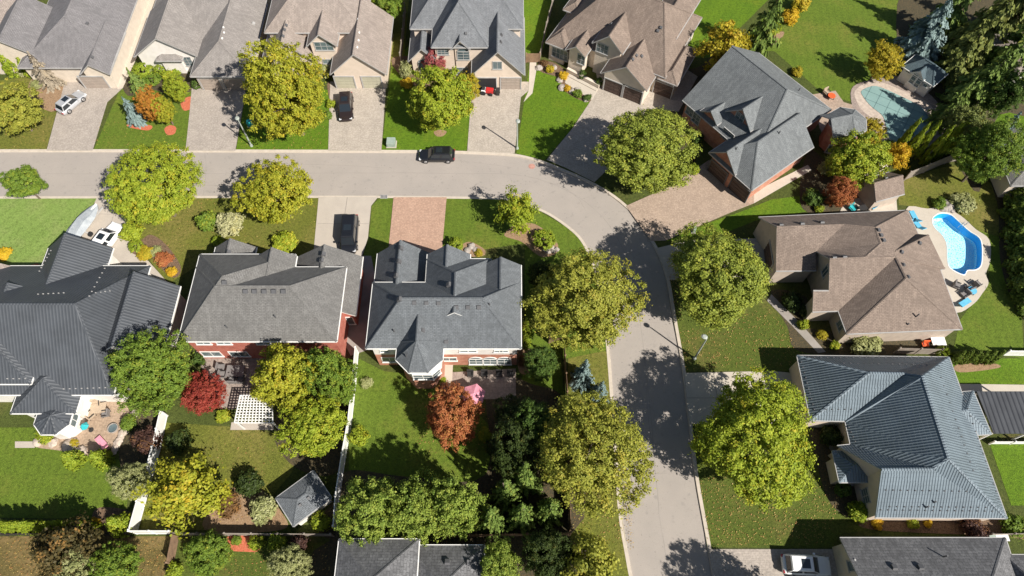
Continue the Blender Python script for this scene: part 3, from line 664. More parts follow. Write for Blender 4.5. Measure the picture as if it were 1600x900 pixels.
        C = [(o_, o_), (W - o_, o_), (W - o_, L - o_), (o_, L - o_)]
        def ring(z0, z1, mat, tri):
            vs = [X(u, v, z0) for u, v in C] + [X(u, v, z1) for u, v in C]; fs = [(0, 1, 5, 4), (1, 2, 6, 5), (2, 3, 7, 6), (3, 0, 4, 7)]
            if tri:
                if axis == 'perp':
                    if a == 'g': vs.append(X(W / 2, o_, zr2)); fs[0] = (0, 1, 5, len(vs) - 1, 4)
                    if b == 'g': vs.append(X(W / 2, L - o_, zr2)); fs[2] = (2, 3, 7, len(vs) - 1, 6)
                else:
                    if b == 'g': vs.append(X(W - o_, L / 2, zr2)); fs[1] = (1, 2, 6, len(vs) - 1, 5)
                    if a == 'g': vs.append(X(o_, L / 2, zr2)); fs[3] = (3, 0, 4, len(vs) - 1, 7)
            s.walls(vs, fs, mat)
        if low: ring(0, zs, low, False); ring(zs, zt, wall, True)
        else: ring(0, zt, wall, True)
        return dict(X=X, W=W, L=L, t=t, d=d, ze=ze, ov=o_)
    def facets(s, V, F, loop, ov=0.35, mat=None):
        P = {}
        for k, v in V.items():
            if isinstance(v[2], tuple):
                a, b, pt = v[2]; A, B = P[a], P[b]; e = (B - A).normalized(); m_ = Vector((-e.y, e.x, 0)).normalized()
                nn = e.cross(m_ + Vector((0, 0, pt))); d = ray(v[0], v[1]); P[k] = CO + d * ((A - CO).dot(nn) / d.dot(nn))
            else: P[k] = g(*v)
        ks = list(P); ix = {k: i for i, k in enumerate(ks)}; L3 = [P[k] for k in ks]
        F3 = []
        for f in F:
            idx = [ix[k] for k in f]
            if len(idx) <= 3: F3.append(idx); continue
            for tr in tessellate_polygon([[Vector((L3[i].x, L3[i].y, 0)) for i in idx]]): F3.append([idx[q] for q in tr])
        s.roof_solid(L3, F3, mat)
        pts = [P[k] for k in loop]; n = len(pts); ins = []
        for i in range(n):
            e1 = pts[i] - pts[i - 1]; e2 = pts[(i + 1) % n] - pts[i]; e1.z = e2.z = 0; e1.normalize(); e2.normalize()
            nn = Vector((-e1.y, e1.x, 0)) + Vector((-e2.y, e2.x, 0))
            if nn.length < 0.3: nn = Vector((-e2.y, e2.x, 0))
            nn.normalize(); ins.append(pts[i] + nn * ov)
        vs = [Vector((p.x, p.y, 0)) for p in ins] + [Vector((p.x, p.y, p.z - 0.17)) for p in ins]
        s.walls(vs, [(i, (i + 1) % n, n + (i + 1) % n, n + i) for i in range(n)])
        s.gutter([(pts[i], pts[(i + 1) % n]) for i in range(n) if abs(pts[i].z - pts[(i + 1) % n].z) < 0.25])
        return P
    def turret(s, px, py, r, ze, rise, n=8, rot=0.0, back=0.0, wall=None, low=None, zs=None, bdir=(0, 1, 0)):
        c = g(px, py, ze); ring = [c + Vector((math.cos(rot + k * 2 * math.pi / n) * r, math.sin(rot + k * 2 * math.pi / n) * r, 0)) for k in range(n)]
        ap = c + Vector((0, 0, rise)); V = ring + [ap]; F = [(k, (k + 1) % n, n) for k in range(n)]; s.roof_solid(V, F)
        if back:
            bd = Vector(bdir); sd_ = Vector((-bd.y, bd.x, 0)); q = c + bd * back
            s.roof_solid([c + sd_ * r * .92, c - sd_ * r * .92, q - sd_ * r * .92, q + sd_ * r * .92, ap, q + Vector((0, 0, rise))], [(0, 4, 5, 3), (1, 2, 5, 4)])
        s.gutter([(ring[k], ring[(k + 1) % n]) for k in range(n)])
        w_ = [c + (v - c) * ((r - 0.35) / r) for v in ring]
        def band(z0, z1, mt):
            s.walls([Vector((v.x, v.y, z0)) for v in w_] + [Vector((v.x, v.y, z1)) for v in w_], [(k, (k + 1) % n, n + (k + 1) % n, n + k) for k in range(n)], mt)
        if low: band(0, zs, low); band(zs, ze + 0.05, wall)
        else: band(0, ze + 0.05, wall)
    def window(s, px, py, w, h, nx=2, ny=1, frame=None, arch=False, name='window', glass='glass'):
        P, n = s.hit(px, py, ('wall',))
        if P is None: print('MISS window', s.root['label'], px, py); return
        n = Vector((n.x, n.y, 0)); n.normalize()
        if n.dot(CO - P) < 0: n = -n
        t = Vector((-n.y, n.x, 0)); Z = Vector((0, 0, 1)); fw = 0.09
        if P.z - h / 2 < 0.25: P = P + Z * (0.25 - (P.z - h / 2))
        def bx(mb, u, z, su, sz, d0, d1):
            vs = [P + t * (u + x * su / 2) + Z * (z + y * sz / 2) + n * d for d in (d0, d1) for x, y in ((-1, -1), (1, -1), (1, 1), (-1, 1))]
            mb.add(vs, [(3, 2, 1, 0), (4, 5, 6, 7), (0, 1, 5, 4), (1, 2, 6, 5), (2, 3, 7, 6), (3, 0, 4, 7)])
        mb = MB(); bx(mb, 0, h / 2, w + 2 * fw, fw, -.05, .07); bx(mb, 0, -h / 2, w + 2 * fw + .1, fw * 1.3, -.05, .12)
        for k in (-1, 1): bx(mb, k * (w / 2 + fw / 2), 0, fw, h, -.05, .07)
        for k in range(1, nx): bx(mb, -w / 2 + w * k / nx, 0, 0.055, h, -.02, .055)
        for k in range(1, ny): bx(mb, 0, -h / 2 + h * k / ny, w, 0.045, -.02, .05)
        if arch:
            K = 9; ring = []
            for d in (-.05, .07):
                for r1 in (w / 2 + fw, w / 2): ring.append([P + n * d + t * (math.cos(math.pi * i / (K - 1)) * r1) + Z * (h / 2 + math.sin(math.pi * i / (K - 1)) * r1 * 0.75) for i in range(K)])
            vs = [v for r_ in ring for v in r_]; fs = []
            for i in range(K - 1):
                fs += [(2 * K + i, 2 * K + i + 1, 3 * K + i + 1, 3 * K + i), (i, i + 1, 2 * K + i + 1, 2 * K + i), (K + i + 1, K + i, 3 * K + i, 3 * K + i + 1)]
            mb.add(vs, fs)
        f = mb.build(name, frame or s.trim, s.root)
        mb = MB(); bx(mb, 0, 0, w, h, -.03, .025)
        if arch:
            K = 9; vs = [P + n * .025 + Z * h / 2] + [P + n * .025 + t * (math.cos(math.pi * i / (K - 1)) * w / 2) + Z * (h / 2 + math.sin(math.pi * i / (K - 1)) * w / 2 * 0.75) for i in range(K)]
            mb.add(vs, [(0, i + 1, i + 2) for i in range(K - 1)])
        mb.build('pane', glass, f)
    def garage(s, px, py, w, h, mat='door_beige', frame=None, rows=4, open_=False):
        P, n = s.hit(px, py, ('wall',))
        if P is None: print('MISS garage', s.root['label'], px, py); return
        n = Vector((n.x, n.y, 0)); n.normalize()
        if n.dot(CO - P) < 0: n = -n
        t = Vector((-n.y, n.x, 0)); P = Vector((P.x, P.y, 0.03)); Z = Vector((0, 0, 1))
        def bx(mb, u, z, su, sz, d0, d1):
            vs = [P + t * (u + x * su / 2) + Z * (z + y * sz / 2) + n * d for d in (d0, d1) for x, y in ((-1, -1), (1, -1), (1, 1), (-1, 1))]
            mb.add(vs, [(3, 2, 1, 0), (4, 5, 6, 7), (0, 1, 5, 4), (1, 2, 6, 5), (2, 3, 7, 6), (3, 0, 4, 7)])
        mb = MB(); bx(mb, 0, h + .06, w + .3, .14, -.05, .10)
        for k in (-1, 1): bx(mb, k * (w / 2 + .08), h / 2, .14, h, -.05, .10)
        f = mb.build('garage_door', frame or s.trim, s.root)
        if open_:
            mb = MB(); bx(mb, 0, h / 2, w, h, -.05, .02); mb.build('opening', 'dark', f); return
        for k in range(rows):
            mb = MB(); hh = h / rows; z0 = hh * (k + .5); bx(mb, 0, z0, w, hh - .03, -.04, .02)
            for q in range(4): bx(mb, -w / 2 + w * (q + .5) / 4, z0, w / 4 - .12, hh - .18, -.03, .045)
            mb.build('panel', mat, f)
    def vent(s, px, py, w=0.42, mat='trim_dark', h=0.16):
        P, n = s.hit(px, py, ('roof',))
        if P is None: return
        hz = Vector((-n.y, n.x, 0)); hz.normalize(); up = n.cross(hz); mb = MB()
        vs = [P + hz * x * w / 2 + up * y * w / 2 + n * d for d, sc in ((-.02, 1), (h, .8)) for x, y in ((-sc, -sc), (sc, -sc), (sc, sc), (-sc, sc))]
        mb.add(vs, [(3, 2, 1, 0), (4, 5, 6, 7), (0, 1, 5, 4), (1, 2, 6, 5), (2, 3, 7, 6), (3, 0, 4, 7)]); mb.build('roof_vent', mat, s.root)
    def pipe(s, px, py, h=0.45, r=0.07, mat='trim_dark'):
        P, n = s.hit(px, py, ('roof',))
        if P is None: return
        mb = MB(); mb.tube([P - Vector((0, 0, .1)), P + Vector((0, 0, h))], [r, r], 8); mb.build('vent_pipe', mat, s.root)
    def box(s, name, px, py, z0, z1, sx, sy, mat, ang=0.0):
        p = g(px, py, z0); mb = MB(); mb.box((p.x, p.y, (z0 + z1) / 2), (sx, sy, z1 - z0), (math.cos(R_(ang)), math.sin(R_(ang)), 0)); mb.build(name, mat, s.root)
    def guards(s, rows, mat='white'):
        mb = MB()
        for (x0, y0), (x1, y1), n in rows:
            for k in range(n):
                P, nn = s.hit(x0 + (x1 - x0) * k / (n - 1), y0 + (y1 - y0) * k / (n - 1), ('roof',))
                if P is not None: mb.box(P + Vector((0, 0, .05)), (0.12, 0.08, 0.10))
        if mb.v: o = mb.build('snow_guard', mat, s.root); o['kind'] = 'stuff'

# --- central house: slate shingles, white upper storey on orange brick
H = House(695, 560, 'white and orange brick house with slate roof beside the road bend, umbrella patio behind', roof='sh_c', wall='w_white')
H.wing((571.6, 544), (814.3, 545), 7.6, 5.6, 0.98, 'h', 'h', 'par', low='w_brick', zs=3.0)
H.wing((673, 396), (590, 396), 8.0, 3.2, 0.95, 'g', 'n', wall='w_brick')
H.wing((767.5, 404.5), (667.5, 404.5), 8.0, 5.6, 0.92, 'h', 'n', low='w_brick', zs=3.0)
H.wing((735, 397), (668, 397), 4.5, 5.6, 0.85, 'g', 'n', low='w_brick', zs=3.0)
H.wing((814.2, 414), (752, 414), 5.0, 5.6, 0.8, 'g', 'n', low='w_brick', zs=3.0)
H.turret(656, 548, 2.55, 5.6, 2.55, 8, R_(22.5), 3.4, 'w_white', 'w_brick', 3.0)
for x, y in ((647, 473), (666, 473.5), (685, 474), (713, 480), (731, 480), (748, 480), (661, 516), (697, 534)): H.vent(x, y, .45, 'trim_dark', .10)
for x, y in ((626, 388), (623, 409), (620, 431), (625, 468), (702, 445)): H.vent(x, y, .5, 'trim_dark', .25)
for x, y in ((616, 518), (635, 557), (765, 477)): H.pipe(x, y)
for x in (725, 738, 779, 787): H.window(x, 548.5, .8, .55, 1)
H.window(601, 548.5, .8, .6, 1); H.window(702, 561, 1.5, .9, 2)
for x in (744, 766, 788): H.window(x, 567, 1.35, 1.5, 2, 2, arch=True)
H.window(609, 562, 1.5, 1.3, 2); H.window(661, 589, 1.9, 1.3, 2, 2); H.window(657, 574, 1.4, .45, 2); H.window(682, 584, .9, 1.3, 1, 2)
# --- red brick neighbour
H = House(410, 560, 'red brick house with grey shingle roof and a row of five roof vents', roof='sh_b', wall='w_redbrick')
H.wing((278, 533), (526, 534), 8.7, 5.6, 0.88, 'h', 'h', 'par')
H.wing((278, 533.5), (438, 533.5), 10.3, 5.62, 0.86, 'h', 'h', 'par')
H.wing((464, 400), (402, 400), 5.0, 5.6, 0.85, 'g', 'n')
H.wing((401, 386), (337, 386), 5.0, 3.3, 0.8, 'g', 'n')
H.wing((567, 401), (465, 401), 7.4, 3.2, 0.72, 'g', 'g')
for x in (384, 398, 413, 428, 443): H.vent(x, 455, .5, 'trim_dark', .22)
for x, y in ((351, 441), (505, 397), (503, 407), (357, 394)): H.vent(x, y, .5, 'trim_dark', .22)
for x, y in ((355, 512), (431, 496)): H.pipe(x, y)
for x in (318, 350, 412): H.window(x, 536, 1.4, .6, 2)
H.window(331, 553, 2.0, 1.3, 2); H.window(374, 553, 1.9, 1.3, 2)
H.window(550, 506, .7, 1.8, 1)
# --- black metal house on the left
H = House(110, 640, 'white house with dark ribbed metal roof and a brown paver patio', roof='metal_dark', wall='w_white')
H.wing((177, 388), (76, 387), 9.0, 3.2, 0.85, 'g', 'n')
H.wing((282, 447), (182, 447), 8.5, 3.2, 0.93, 'g', 'g')
H.wing((-150, 617), (177, 617), 15.0, 3.5, 0.74, 'h', 3.0, 'par')
H.wing((-75, 600), (48, 600), 10.0, 4.6, 0.72, 'h', 'n')
H.wing((16, 646), (118, 646), 6.0, 3.1, 0.55, 'h', 'h')
H.turret(84, 652, 1.9, 2.9, 0.6, 8, R_(22.5))
H.guards([((140, 463), (176, 398), 10), ((60, 460), (100, 458), 6), ((165, 606), (100, 608), 8), ((12, 592), (40, 592), 4), ((80, 392), (62, 424), 7), ((150, 458), (172, 455), 4)], 'trim_grey')
for x in (14, 24, 34, 44): H.window(x, 654, .8, 1.2, 1)
H.window(115, 656, 1.2, 1.2, 2); H.window(181, 607, 1.0, 1.3, 2); H.window(92, 668, 1.6, .9, 2)
# --- far left tan house corner
H = House(-30, 470, 'tan shingle house corner at the white eave beside the red mulch bed', roof='sh_beige', wall='w_cream')
H.wing((27, 418), (-90, 418), 12.0, 3.2, 0.75, 'g', 'n')
# --- brown ranch with pool
H = House(1345, 500, 'brown shingle bungalow of many hips beside the bright blue pool', roof='sh_brown', wall='w_stone', trim='trim_grey')
E = 3.2; A_ = ('n2', 'n1', 0.80); SP = ('p1', 'p2', 0.72)
H.facets({'n1': (1185.5, 339.4, E), 'n2': (1418, 328.6, E), 's1': (1212.5, 423, E), 's2': (1275.5, 422.5, E), 'p1': (1269.5, 487, 3.0), 'p2': (1310, 485.5, 3.0), 'sw': (1323.5, 521.5, E), 'se': (1503.6, 514, E), 'e8': (1469, 421, E), 'e7': (1476.6, 419.5, E), 'e6': (1451, 367, 4.3), 'e1': (1434.6, 365.5, E),
 'a': (1213.5, 354, A_), 'b': (1319, 350.5, A_), 'c': (1368, 355, A_), 'i': (1275.5, 392.5, ('s1', 's2', 0.8)), 'w4': (1296.5, 404.5, SP), 'd': (1352, 401.5, SP), 'e': (1400, 401.5, SP), 's4': (1295, 454, SP), 'q': (1271, 454, SP), 'f': (1376, 380.5, 6.6), 'm': (1398.6, 392.5, 6.3), 't': (1416.5, 434.5, ('sw', 'se', 0.72))},
 [('n2', 'n1', 'a', 'b', 'c'), ('a', 's1', 's2', 'i', 'b'), ('b', 'i', 'd', 'f', 'c'), ('i', 'w4', 'd'), ('w4', 's4', 'd'), ('d', 's4', 'p2', 'e', 'f'), ('s4', 'q', 'p1', 'p2'), ('c', 'f', 'm', 'e1', 'n2'), ('f', 'e', 'm'), ('m', 'e6', 'e1'), ('e', 'e8', 'e7', 'e6', 'm'), ('e', 't', 'se', 'e8'), ('t', 'sw', 'se'), ('e', 'p2', 'sw', 't')],
 ['n1', 'a', 's1', 's2', 'i', 'w4', 's4', 'q', 'p1', 'p2', 'sw', 'se', 'e8', 'e7', 'e6', 'e1', 'n2'])
for x, y in ((1372, 360), (1376, 368), (1380, 376), (1408, 394), (1410.5, 414), (1418, 433), (1436, 380)): H.vent(x, y, .4, 'trim_dark', .22)
for x, y in ((1220, 352), (1253, 350), (1284, 348), (1303, 403), (1319, 402)): H.vent(x, y, .5, 'trim_dark', .2)
H.pipe(1431, 495, .7); H.pipe(1418, 507, .3)
H.garage(1200, 392, 4.6, 2.2, 'door_brown'); H.window(1314, 508, 1.0, 1.4, 2); H.window(1290, 424, .8, 1.6, 2)
# --- blue metal bungalow
H = House(1400, 800, 'bungalow with blue grey metal tile roof and rows of snow guards', roof='metal_blue', wall='w_pink', trim='trim_grey')
H.facets({'nw': (1245.5, 555.5, E), 'ne': (1483, 558, E), 'se': (1573.7, 809.7, E), 'sw2': (1368, 808.5, E), 'nw2': (1308.4, 696.6, E), 'v1': (1329, 694.5, E), 'w2': (1320.8, 658, E), 'sw': (1267, 656.7, E),
 'a1': (1358.5, 582.5, 6.4), 'a2': (1415, 583.5, 6.4), 'a3': (1442, 587.6, 7.5), 'a4': (1483, 717, 7.5), 'a5': (1456.5, 732.7, 6.5), 'rw': (1377.5, 733.6, 6.5)},
 [('ne', 'nw', 'a1', 'a2', 'a3'), ('nw', 'sw', 'a1'), ('sw', 'w2', 'a2', 'a1'), ('w2', 'v1', 'a5', 'a4', 'a3', 'a2'), ('se', 'ne', 'a3', 'a4'), ('sw2', 'se', 'a4', 'a5', 'rw'), ('nw2', 'rw', 'a5', 'v1')],
 ['nw', 'sw', 'w2', 'v1', 'nw2', 'rw', 'sw2', 'se', 'ne'])
H.wing((1549, 678), (1521, 611), 5.0, 3.0, 0.5, 'h', 'n', ang=False)
H.wing((1312, 755), (1364, 752), 3.0, 2.9, 0.35, 'h', 'h', 'par')
H.guards([((1262, 559), (1474, 560), 22), ((1318, 568), (1448, 570), 13), ((1252, 566), (1272, 640), 10), ((1290, 640), (1330, 640), 5), ((1384, 766), (1510, 768), 12), ((1376, 797), (1550, 799), 16), ((1390, 792), (1540, 793), 14), ((1492, 580), (1560, 780), 18), ((1470, 590), (1520, 735), 12), ((1326, 668), (1336, 690), 4)], 'trim_dark')
H.pipe(1446, 793, .6); H.pipe(1459, 785, .4)
H.window(1353, 775, 1.3, 1.3, 2, 3)
for x in (1400, 1470): H.window(x, 814, 1.2, .6, 2)
# flat dark patio roof on posts beside it
p = [g(1525, 612, 2.7), g(1600, 612, 2.7), g(1612, 678, 2.7), g(1552, 678, 2.7)]
cr = empty('patio_cover', (p[3].x, p[3].y, 0), 0, 'flat dark ribbed metal patio cover on posts beside the blue metal roof', 'patio cover')
mesh('cover_roof', p + [v + Vector((0, 0, .12)) for v in p], [(3, 2, 1, 0), (4, 5, 6, 7), (0, 1, 5, 4), (1, 2, 6, 5), (2, 3, 7, 6), (3, 0, 4, 7)], 'metal_flat', cr, uv=True)
for v in p: mb = MB(); q = v + (sum(p, Vector()) / 4 - v) * .08; mb.box((q.x, q.y, 1.35), (.15, .15, 2.7)); mb.build('post', 'white', cr)
# --- bottom right charcoal shingle house
H = House(1440, 960, 'cream house with charcoal shingle roof beside the parked white car', roof='sh_char', wall='w_cream', trim='trim_grey')
H.wing((1572, 843), (1312, 838), 12.0, 3.0, 0.55, 'h', 'g', 'par', ang=0.0, noback=True)
H.wing((1640, 868), (1570, 866), 9.0, 3.0, 0.5, 'h', 'h', 'par')
for x, y in ((1397, 887), (1438, 887)): H.vent(x, y, .5, 'trim_dark', .22)
H.pipe(1474, 870, .7); H.window(1332, 884, .8, 1.5, 1)
# --- bottom centre house
H = House(620, 960, 'grey shingle house partly under the evergreen row by the back fence', roof='sh_char', wall='w_white', trim='white')
H.wing((655, 843), (530, 842), 16.0, 5.4, 0.6, 'h', 'n', low='w_brick', zs=3.0)
H.wing((757, 852), (635, 852), 7.0, 4.4, 0.55, 'h', 'h', 'par')
for x, y in ((699, 879), (731, 879)): H.vent(x, y, .5, 'trim_dark', .25)
# --- brick house, turned to the road bend
H = House(1200, 270, 'brick house with blue grey shingle hips turned to the road bend', roof='sh_k', wall='w_brick', trim='trim_grey', ang=-53.0)
H.wing((1070, 154), (1175, 256), 14.0, 3.6, 0.72, 'g', 3.4, 'par')
H.wing((1110.5, 236.5), (1172, 299.5), 11.0, 3.2, 0.80, 'h', 'n')
H.wing((1110.5, 236.5), (1146, 275), 6.5, 3.4, 1.0, 'g', 'n')
H.wing((1096, 172), (1118, 197), 5.0, 4.2, 0.8, 'g', 'n')
H.wing((1136, 172), (1170, 207), 6.5, 5.2, 1.0, 'g', 'n')
H.turret(1325, 190, 2.4, 4.2, 1.3, 8, R_(10), 3.5, bdir=(-0.8, -0.2, 0))
for x, y in ((1079, 172), (1088, 184)): H.window(x, y, 1.2, 1.8, 2, 3)
H.window(1155, 186, 1.2, 1.9, 2, 3); H.window(1137, 212, 1.6, 1.6, 2, 2)
H.garage(1120, 272, 2.7, 2.2, 'door_brown', 'trim_dark'); H.garage(1152, 302, 2.7, 2.2, 'door_brown', 'trim_dark')
H.window(1222, 290, .8, 1.9, 1); H.window(1312, 216, 1.2, 1.4, 2); H.window(1296, 238, 1.0, 1.4, 2)
for x, y in ((1248, 142), (1217, 209), (1150, 234)): H.pipe(x, y, .5)
# --- brown shingle house at the top
H = House(975, 130, 'brown shingle house with three dark garage doors behind the tree shaded drive', roof='sh_brown', wall='w_cream', trim='trim_grey', ang=-29.0)
H.wing((868, 50), (1037, 126), 13.0, 3.5, 0.85, 5.5, 4.0, 'par')
H.wing((853, 65), (884, 79), 9.0, 3.2, 0.75, 'h', 'n', 'perp')
H.wing((939, 113), (1010, 143), 9.0, 3.2, 0.78, 'g', 'n')
H.wing((1027, 122), (1058, 134), 7.5, 3.1, 0.65, 'h', 'h')
H.wing((926, 66), (972, 86), 7.0, 5.2, 0.95, 'g', 'n')
H.wing((884, 77), (914, 90), 6.5, 3.7, 0.8, 'g', 'n')
H.wing((1000, 55), (1065, 47), 9.0, 5.2, 0.7, 'h', 'h', ang=-29.0)
H.wing((880, 14), (905, 25), 8.0, 4.0, 0.6, 'h', 'n')
H.garage(960, 130, 2.7, 2.2, 'door_brown'); H.garage(988, 145, 2.7, 2.2, 'door_brown'); H.garage(1036, 140, 2.5, 2.2, 'door_brown')
H.window(875, 84, 2.3, 1.7, 4, 2); H.window(941, 76, 1.6, 1.5, 3, 2); H.window(908, 93, 1.0, 1.6, 2, 2)
for x, y in ((955, 38), (994, 87), (988, 93), (1002, 88), (1028, 48), (1033, 43)): H.vent(x, y, .4, 'trim_dark', .2)
# --- grey roof, stone front
H = House(745, 140, 'pale stone house with steep slate gables and an open garage bay', roof='sh_steel', wall='w_pink', trim='trim_grey')
H.wing((641, 42), (818, 48), 13.0, 5.5, 0.95, 'h', 'h', 'par')
H.wing((674, 70), (764, 78), 9.0, 5.5, 1.1, 'h', 'n')
H.wing((736.7, 117), (820, 118), 11.0, 3.0, 1.12, 'g', 'n')
H.wing((705, 77), (734, 77.5), 5.0, 5.3, 1.15, 'g', 'n')
H.wing((638, 96), (683, 96), 7.0, 3.0, 1.1, 'g', 'n')
H.garage(760, 130, 2.6, 2.1, 'door_beige', open_=True); H.garage(798, 133, 2.6, 2.1, 'door_beige')
H.window(777, 102, 1.1, 1.3, 2, 1, frame='trim_grey'); H.window(724, 87, 1.5, 1.4, 2, 3, arch=True); H.window(723, 111, 1.6, 1.3, 2, 3); H.window(662, 103, 1.3, 1.3, 2, 2, arch=True); H.window(692, 80, 1.4, 1.2, 3, 3)
for x, y in ((783, 55), (782, 66), (728, 52)): H.vent(x, y, .35, 'trim_dark', .2)
# --- beige roof
H = House(560, 130, 'cream house with beige shingle gables and two sage arched garage doors', roof='sh_beige', wall='w_pink', trim='trim_grey')
H.wing((413, 51), (571, 51), 13.0, 5.2, 0.75, 'h', 'h', 'par')
H.wing((515.7, 117), (604, 116), 11.0, 2.9, 0.92, 'g', 'n')
H.wing((479, 72), (526.5, 72.5), 6.0, 5.0, 0.95, 'g', 'n')
H.wing((409, 95), (491, 96), 9.0, 3.0, 0.9, 'g', 'n')
H.garage(540, 131, 2.5, 2.1, 'door_green'); H.garage(582, 131, 2.5, 2.1, 'door_green')
H.window(506, 72, 2.3, 1.4, 3, 2); H.window(512, 96, 1.2, .8, 2)
for x, y in ((561, 51), (560, 63), (558, 74), (559, 30)): H.vent(x, y, .24, 'white', .10)
for x, y in ((447, 40), (444, 47), (442, 57)): H.vent(x, y, .4, 'trim_dark', .2)
# --- lilac grey roof
H = House(330, 120, 'single storey house with lilac grey hip roof and white entry gable', roof='sh_lilac', wall='w_cream', trim='trim_grey')
H.wing((222, 62), (400, 66), 19.0, 3.0, 0.42, 'h', 'h', 'par')
H.wing((297, 119), (390, 120), 14.0, 2.9, 0.62, 'h', 'n')
H.wing((209, 89), (310, 89), 9.0, 3.0, 0.72, 'g', 'n', wall='w_white')
H.wing((243, 95), (284, 95), 3.0, 2.7, 0.5, 'h', 'n', wall='w_white')
H.garage(330, 131, 2.6, 2.1, 'door_beige'); H.garage(366, 131, 2.6, 2.1, 'door_beige')
H.window(294, 96, 1.0, 1.6, 2, 3); H.vent(396, 37, .45, 'trim_grey', .2)
for x, y in ((350, 51), (349, 43), (347, 60)): H.vent(x, y, .24, 'white', .10)
# --- top left
H = House(130, 125, 'grey roofed house with cream side wall beside the silver hatchback', roof='sh_dusk', wall='w_cream', trim='trim_grey')
H.wing((30, 100), (171, 112), 26.0, 3.0, 0.52, 'h', 'n', ang=0.0)
H.wing((124, 117), (171, 116), 8.0, 2.9, 0.85, 'g', 'n')
H.wing((-28, 92), (72, 95), 9.0, 3.0, 0.75, 'g', 'n')
H.garage(147, 128, 3.2, 2.1, 'door_beige'); H.window(84, 64, 1.5, .7, 3)
for x, y in ((136, 37), (144, 90)): H.vent(x, y, .4, 'trim_dark', .2)
H = House(-30, 60, 'pale roofed house corner beside the cream side yard', roof='sh_beige', wall='w_cream', trim='trim_grey')
H.wing((-100, 52), (2, 52), 14.0, 3.0, 0.5, 'h', 'h')
# --- right edge house
H = House(1640, 275, 'grey roofed house edge behind the tall dark hedge', roof='sh_b', wall='w_cream', trim='trim_grey')
H.wing((1580, 290), (1680, 290), 9.0, 3.0, 0.5, 'h', 'h')
H = House(1640, 110, 'tan roofed house edge among the tall conifers', roof='sh_beige', wall='w_white', trim='white')
H.wing((1578, 120), (1680, 120), 8.0, 3.0, 0.5, 'h', 'h')
# --- sheds
H = House(1440, 140, 'white pool house with teal roof beside the covered pool', cat='shed', name='pool_house', roof='sh_pool', wall='w_white', ang=-49.0)
H.wing((1412, 101), (1456, 137), 3.4, 2.5, 0.85, 'h', 'h', 'par', ov=.3)
H.wing((1424, 112), (1442, 127), 2.2, 2.6, 0.95, 'g', 'n', ov=.2)
H.window(1428, 123, .7, 1.6, 1, 3, name='door'); H.window(1434.5, 128, .7, 1.6, 1, 3, name='door'); H.window(1420, 111, .5, .5, 1); H.window(1446, 133, .5, .5, 1)
H = House(1385, 312, 'brown garden shed with gable roof beside the sagging fence', cat='shed', name='garden_shed', roof='sh_brown', wall='w_stone', trim='trim_grey', ang=17.0)
H.wing((1368.7, 314.7), (1414, 303), 3.4, 2.3, 0.85, 'g', 'g', 'par', ov=.2)
H.vent(1362, 284, .4, 'trim_dark', .2); H.vent(1384, 279, .4, 'trim_dark', .2)
H = House(470, 800, 'white garden shed with grey hip roof beside the vinyl fence', cat='shed', name='garden_shed', roof='sh_c', wall='w_white', trim='trim_grey', ang=39.0)
H.wing((460, 825), (516, 775), 3.3, 2.3, 0.42, 'h', 'h', 'par', ov=.3)
H.vent(469, 789, .3, 'trim_dark', .2); H.vent(482, 778, .3, 'trim_dark', .2)
# ------------------------------------------------------------------ vegetation
def leaf_mesh(name, P, Nn, size, var, elong=1.5, U=None, rs=None):
    """P (n,3) leaf centres, Nn (n,3) leaf normals, size (n,), var (n,2): diamond leaves as one mesh"""
    n = len(P); Nn = Nn / (np.linalg.norm(Nn, axis=1, keepdims=True) + 1e-9)
    if U is None: U = rs.normal(size=(n, 3))
    U = U - (U * Nn).sum(1, keepdims=True) * Nn; U /= (np.linalg.norm(U, axis=1, keepdims=True) + 1e-9)
    Wd = np.cross(Nn, U); s = size[:, None]
    V = np.empty((n, 4, 3)); V[:, 0] = P - U * s * elong * .5; V[:, 1] = P + Wd * s * .5 - Nn * s * .12; V[:, 2] = P + U * s * elong * .5; V[:, 3] = P - Wd * s * .5 - Nn * s * .12
    me = bpy.data.meshes.new(name); me.vertices.add(4 * n); me.vertices.foreach_set('co', V.reshape(-1).astype(np.float32))
    me.loops.add(4 * n); me.loops.foreach_set('vertex_index', np.arange(4 * n, dtype=np.int32))
    me.polygons.add(n); me.polygons.foreach_set('loop_start', np.arange(0, 4 * n, 4, dtype=np.int32))
    me.materials.append(M['lf_green'])
    ca = me.color_attributes.new('var', 'FLOAT_COLOR', 'POINT'); c = np.ones((n, 4, 4), dtype=np.float32)
    c[:, :, 0] = var[:, 0:1]; c[:, :, 1] = var[:, 1:2]; c[:, :, 2] = 0; ca.data.foreach_set('color', c.reshape(-1))
    me.update(calc_edges=True); me.validate(); return me
